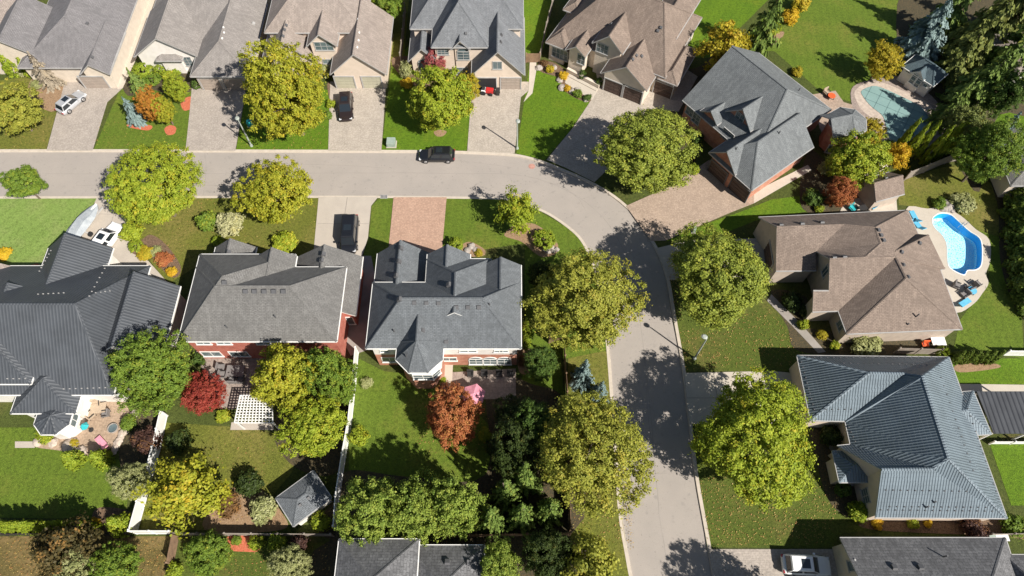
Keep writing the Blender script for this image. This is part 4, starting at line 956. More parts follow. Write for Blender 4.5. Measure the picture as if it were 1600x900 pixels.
def crown_mesh(name, seed, nclump=200, per=70, leaf=0.055, lump=0.16, cs=0.15, inner=0.5, up=0.35, flat=0.55, shape='round', gap=0.0):
    rs = np.random.RandomState(seed); d = rs.normal(size=(nclump, 3)); d /= np.linalg.norm(d, axis=1, keepdims=True)
    k = rs.normal(size=(7, 3)) * 2.6; ph = rs.uniform(0, 6.28, 7)
    lum = sum(np.cos(d @ k[i] + ph[i]) for i in range(7)) / 7.0 * 2.0
    r = (1 - rs.uniform(0, 1, nclump) ** 1.8 * inner) * (1 + lump * lum) * (1 - cs * .75)
    C = d * r[:, None]
    if shape == 'round': C[:, 2] *= np.where(C[:, 2] < 0, 0.8, 1.0)
    if shape == 'cone': f = 1 - np.clip((C[:, 2] + 1) / 2, 0, 1) * 0.8; C[:, :2] *= f[:, None] * 1.15
    if shape == 'column': C[:, 2] = rs.uniform(-1, 1, nclump); f = np.clip(1.12 - np.clip(C[:, 2] + .55, 0, 2) ** 1.5 * .56, .06, 1.1); hh = np.linalg.norm(C[:, :2], axis=1, keepdims=True) + 1e-6; C[:, :2] = C[:, :2] / hh * (0.55 + .35 * rs.uniform(size=(nclump, 1))) * f[:, None]
    cl = np.repeat(np.arange(nclump), per); n = len(cl)
    off = rs.normal(size=(n, 3)) * cs * .55; off[:, 2] *= flat
    csz = rs.uniform(.5, 1.5, nclump)[cl][:, None]; P = C[cl] + off * csz
    if gap: keep = rs.uniform(size=nclump)[cl] > gap; P, cl, off = P[keep], cl[keep], off[keep]; n = len(P)
    out = P / (np.linalg.norm(P, axis=1, keepdims=True) + 1e-6)
    Nn = out * .5 + off / cs * .5 + rs.normal(size=(n, 3)) * .45 + np.array([0, 0, up])
    var = np.stack([np.clip(rs.normal(.5, .16, nclump)[cl] + rs.normal(0, .22, n), 0, 1), np.clip(rs.uniform(0, .85, nclump)[cl] + rs.normal(0, .14, n), 0, 1)], 1)
    return leaf_mesh(name, P, Nn, rs.uniform(.7, 1.35, n) * leaf, var, 1.5, None, rs)
def conifer_mesh(name, seed, layers=15, nb=9, leaf=0.085, droop=0.25, narrow=1.0):
    rs = np.random.RandomState(seed); P, Nn, U, sz, va = [], [], [], [], []
    for L in range(layers):
        f = L / (layers - 1); z = 0.06 + .94 * f; rad = (1 - f) ** .85 * narrow * rs.uniform(.85, 1.1) + .03
        for b in range(max(4, int(nb * (1 - f * .55)))):
            a = rs.uniform(0, 6.283); rr = rad * rs.uniform(.75, 1.12); vb = rs.uniform(0, 1)
            d = np.array([math.cos(a), math.sin(a), 0]); sdv = np.array([-d[1], d[0], 0]); m_ = max(4, int(rr * 22))
            for q in range(m_):
                u = (q + rs.uniform(.2, .8)) / m_; w_ = (1 - u) * .20 * rr + .02
                for side in (-1, 0, 1):
                    p = d * rr * u + sdv * side * w_ * rs.uniform(.4, 1.1) + np.array([0, 0, z - droop * rr * u * .55 + rs.normal(0, .008)])
                    P.append(p); Nn.append(np.array([0, 0, 1]) + d * .45 + rs.normal(size=3) * .3); U.append(d + sdv * side * .8 + np.array([0, 0, -.2])); sz.append(leaf * rs.uniform(.7, 1.25) * (.6 + .5 * (1 - f)))
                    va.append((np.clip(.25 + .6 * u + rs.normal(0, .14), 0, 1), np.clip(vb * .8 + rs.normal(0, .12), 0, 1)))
    return leaf_mesh(name, np.array(P), np.array(Nn), np.array(sz), np.array(va), 1.9, np.array(U), rs)
PR = {
 'big': [crown_mesh('crown_big', 10 + i, 950, 62, .0275, .28, .072, .5) for i in range(4)],
 'tree': [crown_mesh('crown_tree', 30 + i, 430, 64, .041, .32, .095, .55) for i in range(4)],
 'loose': [crown_mesh('crown_loose', 40 + i, 130, 60, .065, .26, .17, .65, gap=.12) for i in range(2)],
 'shrub': [crown_mesh('foliage_shrub', 50 + i, 70, 42, .13, .16, .24, .5) for i in range(3)],
 'ball': [crown_mesh('foliage_ball', 60 + i, 120, 30, .10, .03, .13, .25) for i in range(2)],
 'column': [crown_mesh('foliage_column', 70 + i, 150, 32, .12, .0, .17, .4, up=.5, shape='column') for i in range(3)],
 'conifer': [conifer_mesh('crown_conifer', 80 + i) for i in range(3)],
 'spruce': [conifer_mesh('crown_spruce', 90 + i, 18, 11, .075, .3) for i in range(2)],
}
PC = [0]
def trunk_mesh(base, top, r, limbs, R, root, rs, name='trunk', mat='bark'):
    mb = MB(); h = top; j = lambda a: rs.uniform(-a, a)
    pts = [(0, 0, -0.05), (j(.1), j(.1), h * .35), (j(.15), j(.15), h * .7), (j(.2), j(.2), h)]
    mb.tube(pts, [r * 1.25, r, r * .75, r * .35], 7)
    for k in range(limbs):
        a = k * 2.4 + j(.4); z0 = h * (.35 + .4 * k / max(1, limbs)); L = R * .55
        mb.tube([(0, 0, z0), (math.cos(a) * L * .45, math.sin(a) * L * .45, z0 + L * .35), (math.cos(a) * L, math.sin(a) * L, z0 + L * .5)], [r * .5, r * .32, r * .1], 5)
    return mb.build(name, mat, root, world=False)
def plant(kind, px, py, rpx, h, leaf, label, cat='tree', name=None, crown=None, squash=1.0, group=None, base=None, hpx=None):
    """px,py: crown centre in the photo, rpx its half width in photo pixels, h height in metres"""
    rs = random.Random(int(px * 31 + py * 17 + h * 7)); PC[0] += 1
    con = kind in ('conifer', 'spruce')
    if con: zc, hc = h * .38, h
    elif kind == 'column': hc = h * .5; zc = hc
    elif kind in ('shrub', 'ball'): hc = h * .56; zc = h - hc
    else: hc = h * (crown or .40); zc = h - hc
    p = g(px, py, zc); R = rpx * mpp(px, py, zc)
    cols = {'shrub': 'shrub', 'ball': 'clipped_shrub', 'column': 'cedar_column', 'conifer': 'conifer_tree', 'spruce': 'spruce_tree'}
    root = empty(name or cols.get(kind, 'tree'), (p.x, p.y, 0), 0, label, cat, group)
    me = PR[kind][PC[0] % len(PR[kind])]
    c = link('foliage' if kind in ('shrub', 'ball', 'column') else 'crown', me, root, (0, 0, 0 if con else zc))
    q = rs.uniform(.95, 1.05) if kind in ('big', 'tree', 'loose', 'shrub') else 1.0
    c.scale = (R * q, R / q, hc); c.rotation_euler = (rs.uniform(-.12, .12) * (q != 1.0), rs.uniform(-.12, .12) * (q != 1.0), rs.uniform(0, 6.28))
    c.material_slots[0].link = 'OBJECT'; c.material_slots[0].material = M['lf_' + leaf]
    if kind in ('shrub', 'ball'): trunk_mesh(None, h * .6, .05, 4, R * .8, root, rs, 'stem')
    elif con or kind == 'column': trunk_mesh(None, h * .9, max(.08, h * .016), 0, R, root, rs)
    else: trunk_mesh(None, zc, max(.09, R * .045), 9, R, root, rs)
    return root
T = plant
# street maples and other broadleaf trees
T('big', 1007, 238, 77, 11, 'olive2', 'broad olive green maple on the corner between the two paver drives', crown=.42)
T('big', 915, 470, 80, 10.5, 'olive', 'broad olive maple on the inside of the road bend beside the slate roofed house', crown=.42)
T('big', 1122, 436, 88, 11, 'olive2', 'largest yellowing maple in front of the brown bungalow', crown=.42)
T('big', 919, 702, 84, 11.5, 'olive', 'broad olive maple overhanging the road in front of the two blue spruces', crown=.42)
T('big', 1180, 680, 95, 10.5, 'lime', 'wide bright green maple in front of the blue metal roof', crown=.42)
T('big', 448, 148, 62, 14.5, 'maple', 'tall yellow green maple in front of the beige gabled house', crown=.5)
T('tree', 687, 157, 49, 9, 'lime', 'green maple with yellow tips in front of the steep slate gables', crown=.45)
T('big', 240, 294, 67, 9.5, 'lime', 'spreading lime green maple at the road beside the boat drive', crown=.42)
T('tree', 435, 302, 56, 8, 'maple', 'round golden green maple beside the concrete drive of the red brick house', crown=.44)
T('big', 240, 582, 60, 10, 'green', 'dense green tree between the dark metal roof and the red brick house', crown=.45)
T('tree', 448, 588, 52, 9.5, 'maple', 'large yellow green tree behind the red brick house beside the white pergola', crown=.44)
T('tree', 522, 590, 36, 9, 'green', 'darker green tree against the vinyl fence between the two brick houses', crown=.5)
T('tree', 493, 666, 50, 7.5, 'lime', 'lime tree leaning over the long vinyl fence', crown=.42)
T('loose', 287, 768, 58, 7.5, 'maple', 'loose yellowing tree beside the bent vinyl fence corner', crown=.4)
T('tree', 208, 752, 30, 6, 'pale', 'pale grey green tree on the lawn side of the bent vinyl fence', crown=.42)
T('tree', 706, 652, 42, 6.5, 'rust', 'rust orange maple beside the pink umbrella', crown=.46)
T('tree', 319, 617, 31, 5, 'red', 'dark red japanese maple beside the white pergola patio', crown=.48)
T('loose', 808, 329, 32, 6.5, 'lime', 'small open birch in the curved mulch bed at the road bend', crown=.46)
T('tree', 37, 286, 29, 5.5, 'green', 'small young street tree with bare trunk on the bright lawn', crown=.42)
T('tree', 20, 172, 38, 7, 'olive', 'olive tree on the corner lawn beside the silver hatchback', crown=.45)
T('tree', 237, 165, 20, 6, 'orange', 'orange topped young maple beside the small blue spruce', crown=.46)
T('tree', 256, 172, 17, 5, 'maple', 'yellow green young tree touching the orange maple', crown=.46)
T('tree', 276, 138, 18, 4.5, 'lime', 'lime green small tree in front of the white entry gable', crown=.46)
T('loose', 1133, 78, 42, 8, 'yellow', 'yellowing tree between the brown roof and the brick house', crown=.46)
T('tree', 1378, 97, 27, 6, 'yellow', 'round golden tree on the lawn by the covered pool', crown=.46)
T('tree', 1338, 250, 44, 7, 'lime', 'bushy yellow green tree beside the cream arbour', crown=.46)
T('tree', 1312, 302, 22, 4.5, 'rust', 'small rusty red tree beside the brown garden shed', crown=.48)
T('loose', 1402, 244, 20, 4.5, 'gold', 'small golden tree behind the cream arbour', crown=.46)
T('tree', 1360, 207, 20, 4, 'yellow', 'yellow shrubby tree between turret and covered pool', crown=.5)
T('big', 1545, 240, 46, 10, 'green', 'large glossy green tree beyond the sagging fence', crown=.46)
T('tree', 680, 100, 20, 4.5, 'pinkred', 'pinkish red ornamental tree against the stone front', crown=.5)
T('tree', 728, 140, 20, 4.2, 'yellow', 'small yellow tree beside the open garage bay', crown=.5)
T('loose', 925, 890, 50, 8, 'olive', 'olive tree at the bottom corner where fence meets road', crown=.42)
T('tree', 780, 888, 36, 7.5, 'hedge', 'green tree beside the dormer of the house below the evergreens', crown=.45)
T('tree', 855, 868, 40, 7, 'dark', 'dark shaded tree below the wooden fence corner', crown=.45)
T('loose', 105, 858, 50, 6.5, 'umber', 'dark brown leaved tree below the cedar hedge', crown=.45)
T('tree', 185, 885, 36, 5.5, 'green', 'fresh green tree by the leaf strewn dry lawn', crown=.45)
T('tree', 118, 895, 40, 5, 'pale', 'pale green tree beside the dark brown leaved tree', crown=.45)
T('tree', 325, 868, 34, 4.6, 'green', 'rounded green tree beside the brown wooden gate', crown=.48)
T('tree', 455, 886, 28, 5, 'pale', 'pale green tree by the lower back lawn', crown=.46)
T('tree', 808, 655, 34, 6, 'dark', 'dark green tree beside the umbrella patio', crown=.46)
T('tree', 838, 665, 38, 8, 'deep', 'deep green tree against the wooden side fence', crown=.46)
T('tree', 800, 705, 40, 9, 'dark', 'dark evergreen like tree behind the rust maple', crown=.46)
T('tree', 590, 800, 50, 9, 'hedge', 'first bushy evergreen from the vinyl fence in the back row', crown=.47)
T('tree', 652, 798, 48, 9, 'hedge', 'second bushy evergreen from the vinyl fence in the back row', crown=.47)
T('tree', 710, 792, 46, 9.5, 'hedge', 'third bushy evergreen from the vinyl fence in the back row', crown=.47)
T('tree', 845, 570, 26, 6, 'deep', 'deep green tree between the slate house and the wooden fence', crown=.46)
T('tree', 845, 430, 20, 5, 'dark', 'dark tree against the east wall of the slate house', crown=.46)
T('tree', 605, 12, 24, 5.5, 'green', 'green tree at the top between the beige and slate roofs', crown=.48)
T('tree', 1510, 200, 34, 7, 'pine', 'yellow green tree beside the tall thin cedars', crown=.46)
T('tree', 1570, 140, 36, 9, 'deep', 'deep green tree under the tall conifers', crown=.46)
T('tree', 1245, 985, 56, 9, 'olive2', 'maple standing by the paver drive of the charcoal roofed house', crown=.44)
# conifers
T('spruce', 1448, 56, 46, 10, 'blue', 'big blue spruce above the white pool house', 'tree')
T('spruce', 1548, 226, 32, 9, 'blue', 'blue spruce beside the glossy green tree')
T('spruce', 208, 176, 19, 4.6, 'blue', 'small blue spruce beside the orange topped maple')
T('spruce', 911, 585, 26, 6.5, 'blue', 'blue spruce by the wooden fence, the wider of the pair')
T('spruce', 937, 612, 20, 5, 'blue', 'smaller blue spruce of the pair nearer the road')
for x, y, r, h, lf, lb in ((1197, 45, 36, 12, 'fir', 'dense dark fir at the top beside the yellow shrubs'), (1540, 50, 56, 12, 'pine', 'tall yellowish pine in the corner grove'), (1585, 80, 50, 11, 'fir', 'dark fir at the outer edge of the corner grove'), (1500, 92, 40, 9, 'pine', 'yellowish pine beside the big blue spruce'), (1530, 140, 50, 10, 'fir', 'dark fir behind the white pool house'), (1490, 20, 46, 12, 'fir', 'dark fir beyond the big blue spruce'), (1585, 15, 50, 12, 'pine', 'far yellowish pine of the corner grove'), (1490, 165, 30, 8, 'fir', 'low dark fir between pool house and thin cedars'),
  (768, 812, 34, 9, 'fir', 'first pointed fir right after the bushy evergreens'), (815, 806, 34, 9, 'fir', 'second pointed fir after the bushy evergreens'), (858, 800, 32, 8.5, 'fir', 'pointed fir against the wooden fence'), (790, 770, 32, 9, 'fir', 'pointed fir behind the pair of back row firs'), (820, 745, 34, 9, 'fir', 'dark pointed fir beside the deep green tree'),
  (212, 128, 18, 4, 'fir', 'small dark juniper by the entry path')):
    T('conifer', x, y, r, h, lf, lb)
T('conifer', 68, 112, 24, 5.5, 'bare', 'grey brown bare twigged conical tree at the corner of the top left house')
# columns and hedges
for i, (x, y) in enumerate(((1415, 216), (1430, 222), (1446, 220), (1464, 228), (1480, 222), (1494, 214))):
    T('column', x, y, 8, 6.5, 'cedar', 'tall thin cedar in the row by the covered pool', 'cedar', group='thin cedars by the covered pool')
for i, x in enumerate((8, 22, 36, 50, 62)): T('column', x, 822, 10, 3.2, 'cedar', 'low cedar in the back hedge, group nearest the metal roofed house edge', 'cedar', group='left back hedge cedars')
for i, x in enumerate((84, 98, 112, 126, 138)): T('column', x, 822, 10, 3.2, 'cedar', 'low cedar in the back hedge next to the gold shrub', 'cedar', group='right back hedge cedars')
T('column', 184, 818, 17, 3.4, 'cedar', 'broad single cedar at the vinyl fence corner', 'cedar')
T('column', 111, 716, 15, 2.6, 'cedar', 'cedar at the patio edge beside the white boulders', 'cedar'); T('column', 154, 715, 15, 2.6, 'cedar', 'cedar at the patio edge beside the pink lounger', 'cedar')
for i in range(6): T('column', 1497 + i * 12, 556, 8, 2.6, 'cedardk', 'small cedar in the row along the white side fence', 'cedar', group='cedars along the side fence')
for i in range(9): T('column', 1604 - (i % 2) * 8 + i * 2.0, 300 + i * 21, 24, 3.4, 'cedardk', 'dark hedge cedar along the right hand boundary', 'cedar', group='boundary hedge cedars')
for i in range(3): T('column', 583 + i * 4, 8 + i * 12, 8, 4.5, 'cedar', 'cedar in the narrow row beside the beige roofed house', 'cedar', group='cedars beside the beige roof')
T('column', 822, 512, 9, 3.5, 'cedar', 'bright cedar against the corner of the slate roofed house', 'cedar'); T('column', 822, 532, 8, 3.0, 'cedar', 'shorter bright cedar by the white corner wall', 'cedar')
T('column', 12, 96, 13, 4.0, 'cedar', 'cedar at the corner of the top left house', 'cedar'); T('column', 38, 104, 8, 3, 'cedar', 'narrow cedar by the stone front bed', 'cedar')
# shrubs
SH = [('ball', 223, 110, 17, 1.8, 'cedar', 'large clipped green ball by the white entry gable'), ('ball', 236, 124, 15, 1.2, 'green', 'low clipped mound beside the red path'), ('ball', 249, 109, 9, 1.4, 'cedar', 'small clipped ball by the entry'), ('shrub', 264, 118, 10, 1.3, 'lime', 'lime shrub under the entry gable'), ('ball', 307, 132, 8, 1.2, 'deep', 'dark ball shrub beside the garage door'), ('shrub', 277, 110, 8, 1, 'cedar', 'green shrub beside the red front door'),
 ('shrub', 505, 112, 12, 2.0, 'pale', 'yellowish pale shrub at the beige garage corner'), ('shrub', 517, 162, 8, .9, 'lime', 'low lime shrub beside the dark parked car'), ('shrub', 512, 180, 8, .9, 'green', 'low green shrub under the tall maple'), ('shrub', 633, 110, 11, 2.6, 'pale', 'pale green upright shrub by the stone house corner'), ('shrub', 636, 130, 10, 1.3, 'gold', 'golden low shrub below the pale upright one'), ('shrub', 734, 165, 7, .9, 'purple', 'dark purple shrub at the drive edge'),
 ('shrub', 860, 108, 7, .9, 'yellow', 'yellow shrub under the wide front window'), ('shrub', 880, 118, 8, 1, 'gold', 'gold shrub beside the white front steps'), ('shrub', 850, 98, 7, .8, 'brown', 'brown shrub at the corner of the brown roofed house'), ('shrub', 886, 138, 6, .8, 'gold', 'gold shrub in the rocks of the curved bed'), ('shrub', 903, 146, 8, .8, 'green', 'green shrub in the curved rock bed'), ('shrub', 918, 152, 7, .8, 'deep', 'dark shrub at the drive end of the rock bed'), ('ball', 910, 117, 6, 1.6, 'deep', 'dark potted ball on the front landing'), ('ball', 936, 128, 6, 1.6, 'deep', 'dark potted ball beside the garage wall'),
 ('shrub', 1235, 25, 14, 2.2, 'gold', 'golden shrub in the border of the large back lawn'), ('shrub', 1252, 6, 14, 2.2, 'yellow', 'yellow shrub at the top of the large back lawn'), ('shrub', 1208, 45, 12, 2, 'lime', 'lime shrub in front of the dense dark fir'), ('shrub', 1246, 112, 9, 1.2, 'yellow', 'yellow shrub at the gutter of the brick house'), ('shrub', 1085, 265, 9, 1.4, 'cedar', 'bright shrub by the brick garage corner'), ('shrub', 1090, 215, 10, 1.2, 'deep', 'dark shrub by the brick entry'), ('shrub', 1080, 245, 9, 1.0, 'purple', 'purple shrub beside the dark entry planting'),
 ('shrub', 1270, 308, 16, 2.0, 'deep', 'deep green shrub between brick wall and rusty tree'), ('shrub', 1290, 262, 12, 1.6, 'pale', 'pale shrub at the corner of the brick house'), ('shrub', 1280, 326, 8, .9, 'lime', 'lime shrub at the end of the small side lawn'), ('shrub', 1385, 232, 14, 2.5, 'green', 'green shrub at the lower end of the covered pool'), ('shrub', 1255, 507, 9, 1.2, 'lime', 'lime shrub beside the curved front path'), ('shrub', 1285, 523, 9, 1.0, 'yellow', 'yellow shrub under the bungalow window'), ('shrub', 1305, 540, 8, 1.0, 'lime', 'lime shrub at the wall corner of the brown bungalow'), ('shrub', 1355, 540, 24, 2.0, 'pale', 'wide pale shrub under the south wall of the brown bungalow'), ('shrub', 1238, 470, 18, 2.2, 'dark', 'dark shaded shrub in the bungalow entry court'), ('shrub', 1260, 485, 14, 1.6, 'dark', 'dark shrub beside the bungalow porch'), ('ball', 1472, 550, 10, 1.8, 'cedar', 'round green shrub at the end of the tan fence'),
 ('shrub', 1468, 318, 11, 1.2, 'green', 'green shrub by the pool waterfall rocks'), ('shrub', 1506, 318, 20, 1.6, 'pale', 'pale feathery grass beside the pool rocks'), ('ball', 1317, 765, 12, 1.8, 'deep', 'dark ball shrub under the entry of the blue metal roof'), ('shrub', 1342, 800, 17, 1.8, 'cedar', 'bright spreading juniper at the corner of the blue metal roof'), ('shrub', 1371, 817, 10, .8, 'gold', 'gold shrub below the blue metal eave'), ('shrub', 1427, 818, 9, .9, 'lime', 'lime shrub below the middle of the blue metal eave'), ('shrub', 1450, 818, 7, .8, 'gold', 'small gold shrub near the planter below the eave'), ('shrub', 1520, 822, 20, 1.6, 'purple', 'purplish shrub at the gate below the blue eave'), ('shrub', 1583, 820, 20, 1.6, 'green', 'green shrub beyond the gate below the blue eave'), ('shrub', 1300, 680, 18, 2.0, 'dark', 'dark shrub in the recess of the blue roofed house'),
 ('shrub', 325, 345, 18, 2.0, 'green', 'green shrub beside the cream ornamental grass'), ('shrub', 357, 350, 22, 2.2, 'cream', 'cream feathery shrub on the dry front lawn'), ('shrub', 340, 376, 11, 1.0, 'cedar', 'bright low shrub at the red brick house corner'), ('shrub', 446, 379, 21, 1.8, 'lime', 'lime mound shrub in front of the red brick house'), ('shrub', 205, 362, 18, 2.0, 'lime', 'lime shrub beside the parked white car'), ('ball', 212, 385, 12, 1.3, 'cedar', 'clipped round shrub beside the curved walk'), ('shrub', 226, 396, 14, .9, 'yellow', 'yellow flowering shrub along the curved walk'), ('shrub', 256, 404, 14, .9, 'rust', 'rust coloured shrub in the curved mulch bed'), ('shrub', 243, 392, 10, .8, 'pale', 'pale green shrub in the curved mulch bed'), ('shrub', 268, 425, 9, .8, 'gold', 'gold shrub at the end of the curved mulch bed'), ('shrub', 5, 396, 12, 1.0, 'gold', 'gold shrub on the bright lawn by the tan house'), ('shrub', 47, 428, 7, .5, 'green', 'small plant in the red mulch bed'),
 ('ball', 712, 382, 12, 1.8, 'cedar', 'bright conical shrub in front of the slate house gables'), ('ball', 850, 374, 19, 1.6, 'cedar', 'round ornamental grass clump in the curved bed'), ('shrub', 748, 395, 7, .6, 'yellow', 'small yellow plant among the rocks by the slate house'), ('shrub', 574, 598, 10, .9, 'pale', 'pale dry plant at the vinyl fence'), ('shrub', 560, 682, 16, 2.2, 'lime', 'lime shrub on the lawn side of the long vinyl fence'), ('shrub', 691, 594, 7, .8, 'lime', 'small lime shrub at the bay corner'), ('shrub', 757, 680, 12, 1.0, 'lime', 'low lime shrub beside the rust maple'), ('shrub', 818, 565, 9, .8, 'brown', 'brown dry shrub at the white house corner'),
 ('shrub', 70, 680, 16, 1.0, 'lime', 'flower bed shrub below the metal roofed bay'), ('shrub', 116, 692, 7, .9, 'yellow', 'small yellow shrub among the white boulders'), ('shrub', 150, 815, 6, 1.6, 'gold', 'bright gold shrub at the end of the cedar hedge'), ('shrub', 388, 755, 22, 2.4, 'dark', 'dark shrub on the olive back lawn'), ('shrub', 413, 795, 22, 2.2, 'pale', 'blue green rounded shrub beside the white shed'), ('shrub', 355, 790, 20, 1.2, 'brown', 'brown fading shrub beside the yellow tree'), ('shrub', 500, 815, 16, 2.2, 'lime', 'lime shrub at the wall of the white shed'), ('shrub', 230, 690, 22, 2.5, 'purple', 'dark shaded shrub between the two vinyl fence runs'), ('shrub', 278, 690, 20, 2.2, 'dark', 'dark shrub on the lawn side of the bent fence'), ('shrub', 200, 660, 14, 1.2, 'green', 'green shrub at the patio water feature'), ('shrub', 350, 650, 12, .9, 'lime', 'lime low shrub at the pergola corner'), ('shrub', 310, 562, 10, 1.6, 'deep', 'deep green shrub at the corner of the red brick house'),
 ('shrub', 400, 848, 13, 1.5, 'lime', 'lime shrub in the red mulch below the vinyl fence'), ('shrub', 370, 845, 8, 1, 'green', 'green plant in the red mulch below the vinyl fence'), ('shrub', 432, 846, 14, 1.8, 'cedar', 'bright green shrub below the white shed'), ('shrub', 466, 850, 16, 2, 'purple', 'purple shrub below the white shed'), ('shrub', 272, 893, 14, 1.5, 'cedar', 'bright shrub at the lower end of the wooden gate'), ('shrub', 35, 110, 12, .9, 'cream', 'pale planting around the stone front bed'), ('shrub', 60, 130, 14, .8, 'pale', 'grey green rock plants by the top left drive')]
for k, x, y, r, h, lf, lb in SH: T(k, x, y, r, h, lf, lb, 'shrub')
# ------------------------------------------------------------------ fences
def fence(px, h, mat, label, name='fence', post=None, panel=2.4, boards=True, closed=False, th=0.06):
    P = [g(a, b) for a, b in px]; root = empty(name, P[0], 0, label, 'fence')
    posts = []
    for a, b in zip(P[:-1], P[1:]):
        L = (b - a).length; n = max(1, round(L / panel)); t = (b - a).normalized()
        for k in range(n):
            u, v = a + (b - a) * k / n, a + (b - a) * (k + 1) / n
            if not posts or (posts[-1] - u).length > .3: posts.append(u)
            mb = MB(); m_ = (u + v) / 2; ln = (v - u).length - .14
            if boards:
                nb = max(3, int(ln / .16))
                for q in range(nb):
                    c = u + t * (.07 + ln * (q + .5) / nb); mb.box((c.x, c.y, h * .5 + .03 + rnd.uniform(-.01, .01)), (ln / nb - .012, th * .5, h - .1), t)
                for zz in (.3, h - .25): mb.box((m_.x, m_.y, zz), (ln, th, .1), t)
            else:
                mb.box((m_.x, m_.y, h * .5), (ln, th * .6, h - .12), t)
                for zz in (.15, h - .08): mb.box((m_.x, m_.y, zz), (ln, th * 1.6, .14), t)
            mb.build('panel', mat, root)
    posts.append(P[-1])
    for u in posts:
        mb = MB(); mb.box((u.x, u.y, h * .5 + .04), (.13, .13, h + .08)); mb.add([(u.x - .09, u.y - .09, h + .08), (u.x + .09, u.y - .09, h + .08), (u.x + .09, u.y + .09, h + .08), (u.x - .09, u.y + .09, h + .08), (u.x, u.y, h + .16)], [(3, 2, 1, 0), (0, 1, 4), (1, 2, 4), (2, 3, 4), (3, 0, 4)])
        mb.build('post', post or mat, root)
    return root
fence([(262, 650), (250, 705), (215, 832)], 1.8, 'white', 'white vinyl fence bent down between the two left back yards', boards=False)
fence([(215, 834), (276, 834)], 1.8, 'white', 'short white vinyl fence run at the corner by the dry lawn', boards=False)
fence([(276, 836), (400, 837), (522, 838)], 1.5, 'wood_grey', 'long grey back fence below the white garden shed', boards=True)
fence([(560, 552), (556, 600), (549, 665), (540, 715), (530, 780), (527, 826)], 1.8, 'white', 'long white vinyl fence between the two brick house back yards', boards=False)
fence([(880, 538), (885, 620), (887, 700), (888, 770), (890, 830)], 1.8, 'wood', 'brown wooden side fence along the road boulevard', boards=True)
fence([(858, 536), (880, 538)], 1.8, 'wood', 'short brown wooden fence beside the olive maple', boards=True)
fence([(700, 840), (790, 838), (890, 836)], 1.6, 'wood', 'brown wooden back fence below the firs', boards=True)
fence([(280, 840), (272, 882)], 1.7, 'wood', 'brown wooden fence with gate below the vinyl corner', boards=True)
fence([(-20, 837), (80, 836), (205, 836)], 1.2, 'iron', 'thin dark fence behind the cedar hedge', boards=True)
fence([(1412, 282), (1442, 270), (1475, 256), (1512, 247)], 1.8, 'wood_grey', 'sagging grey wooden fence beside the brown garden shed', boards=True)
fence([(1396, 552), (1462, 554)], 1.5, 'wood_grey', 'tan wooden fence between bungalow and blue metal roof', boards=True)
fence([(1565, 556), (1640, 557)], 1.5, 'white', 'white picket fence at the end of the small cedar row', boards=True)
fence([(1536, 838), (1640, 836)], 1.5, 'wood_grey', 'grey fence by the gate at the charcoal roof', boards=True)
fence([(1545, 694), (1640, 694)], 1.0, 'white', 'low white railing below the dark patio cover', boards=True)
fence([(627, 97), (631, 60), (634, 20)], 1.7, 'wood_grey', 'grey side fence between the beige and slate gabled houses', boards=True)
fence([(822, 98), (843, 98)], 1.7, 'wood', 'brown wooden gate between the slate and brown roofed houses', boards=True)
fence([(843, 97), (853, 50), (866, 0)], 1.7, 'wood_grey', 'grey side fence along the brown roofed house', boards=True)
# ------------------------------------------------------------------ pergola and arbour
def pergola(px, h, nx, ny, label, name, mat='white', ov=.0):
    A, B, C, D = [g(a, b, h) for a, b in px]; root = empty(name, (A.x, A.y, 0), 0, label, name.replace('_', ' '))
    for v in (A, B, C, D): mb = MB(); q = v.lerp((A + B + C + D) / 4, .06); mb.box((q.x, q.y, h / 2), (.14, .14, h)); mb.build('post', mat, root)
    for k in range(nx):
        u = (k + .0) / (nx - 1); mb = MB(); mb.bar(A.lerp(B, u) + Vector((0, 0, .12)), D.lerp(C, u) + Vector((0, 0, .12)), .085, .1); mb.build('rafter', mat, root)
    for k in range(ny):
        u = k / (ny - 1); mb = MB(); mb.bar(A.lerp(D, u) + Vector((0, 0, .02)), B.lerp(C, u) + Vector((0, 0, .02)), .085, .1); mb.build('crossbar', mat, root)
pergola([(376, 618), (425, 618), (427, 661), (367, 661)], 2.5, 12, 11, 'white slatted pergola behind the red brick house', 'pergola')
pergola([(1345, 268), (1380, 253), (1386, 262), (1342, 284)], 2.3, 8, 4, 'cream lattice arbour between yellow tree and garden shed', 'garden_arbour', 'w_cream')
# ------------------------------------------------------------------ street lamps, boxes
def lamp(px, py, rz, label):
    p = g(px, py); r = empty('street_lamp', p, rz, label, 'street lamp', None)
    mb = MB(); mb.tube([(0, 0, 0), (0, 0, .25)], [.22, .16], 10); mb.build('base', 'pole', r, world=False)
    mb = MB(); mb.tube([(0, 0, .2), (0, 0, 3), (0, 0, 5.2)], [.11, .085, .065], 9); mb.build('pole', 'pole', r, world=False)
    mb = MB(); mb.tube([(0, 0, 5.1), (.08, 0, 5.35), (.3, 0, 5.5)], [.06, .05, .05], 7); mb.build('arm', 'pole', r, world=False)
    mb = MB(); mb.loft([[(.3 + math.cos(k * .785) * a * 1.25, math.sin(k * .785) * a, z) for k in range(8)] for a, z in ((.13, 5.36), (.26, 5.42), (.28, 5.52), (.16, 5.62))]); mb.build('lamp_head', 'pole', r, world=False)
lamp(1085, 560, R_(150), 'green grey street lamp on the leaf strewn verge below the yellowing maple')
lamp(808, 232, R_(-80), 'green grey street lamp beside the stone house drive')
lamp(393, 228, R_(-60), 'green grey street lamp at the foot of the tall yellow green maple')
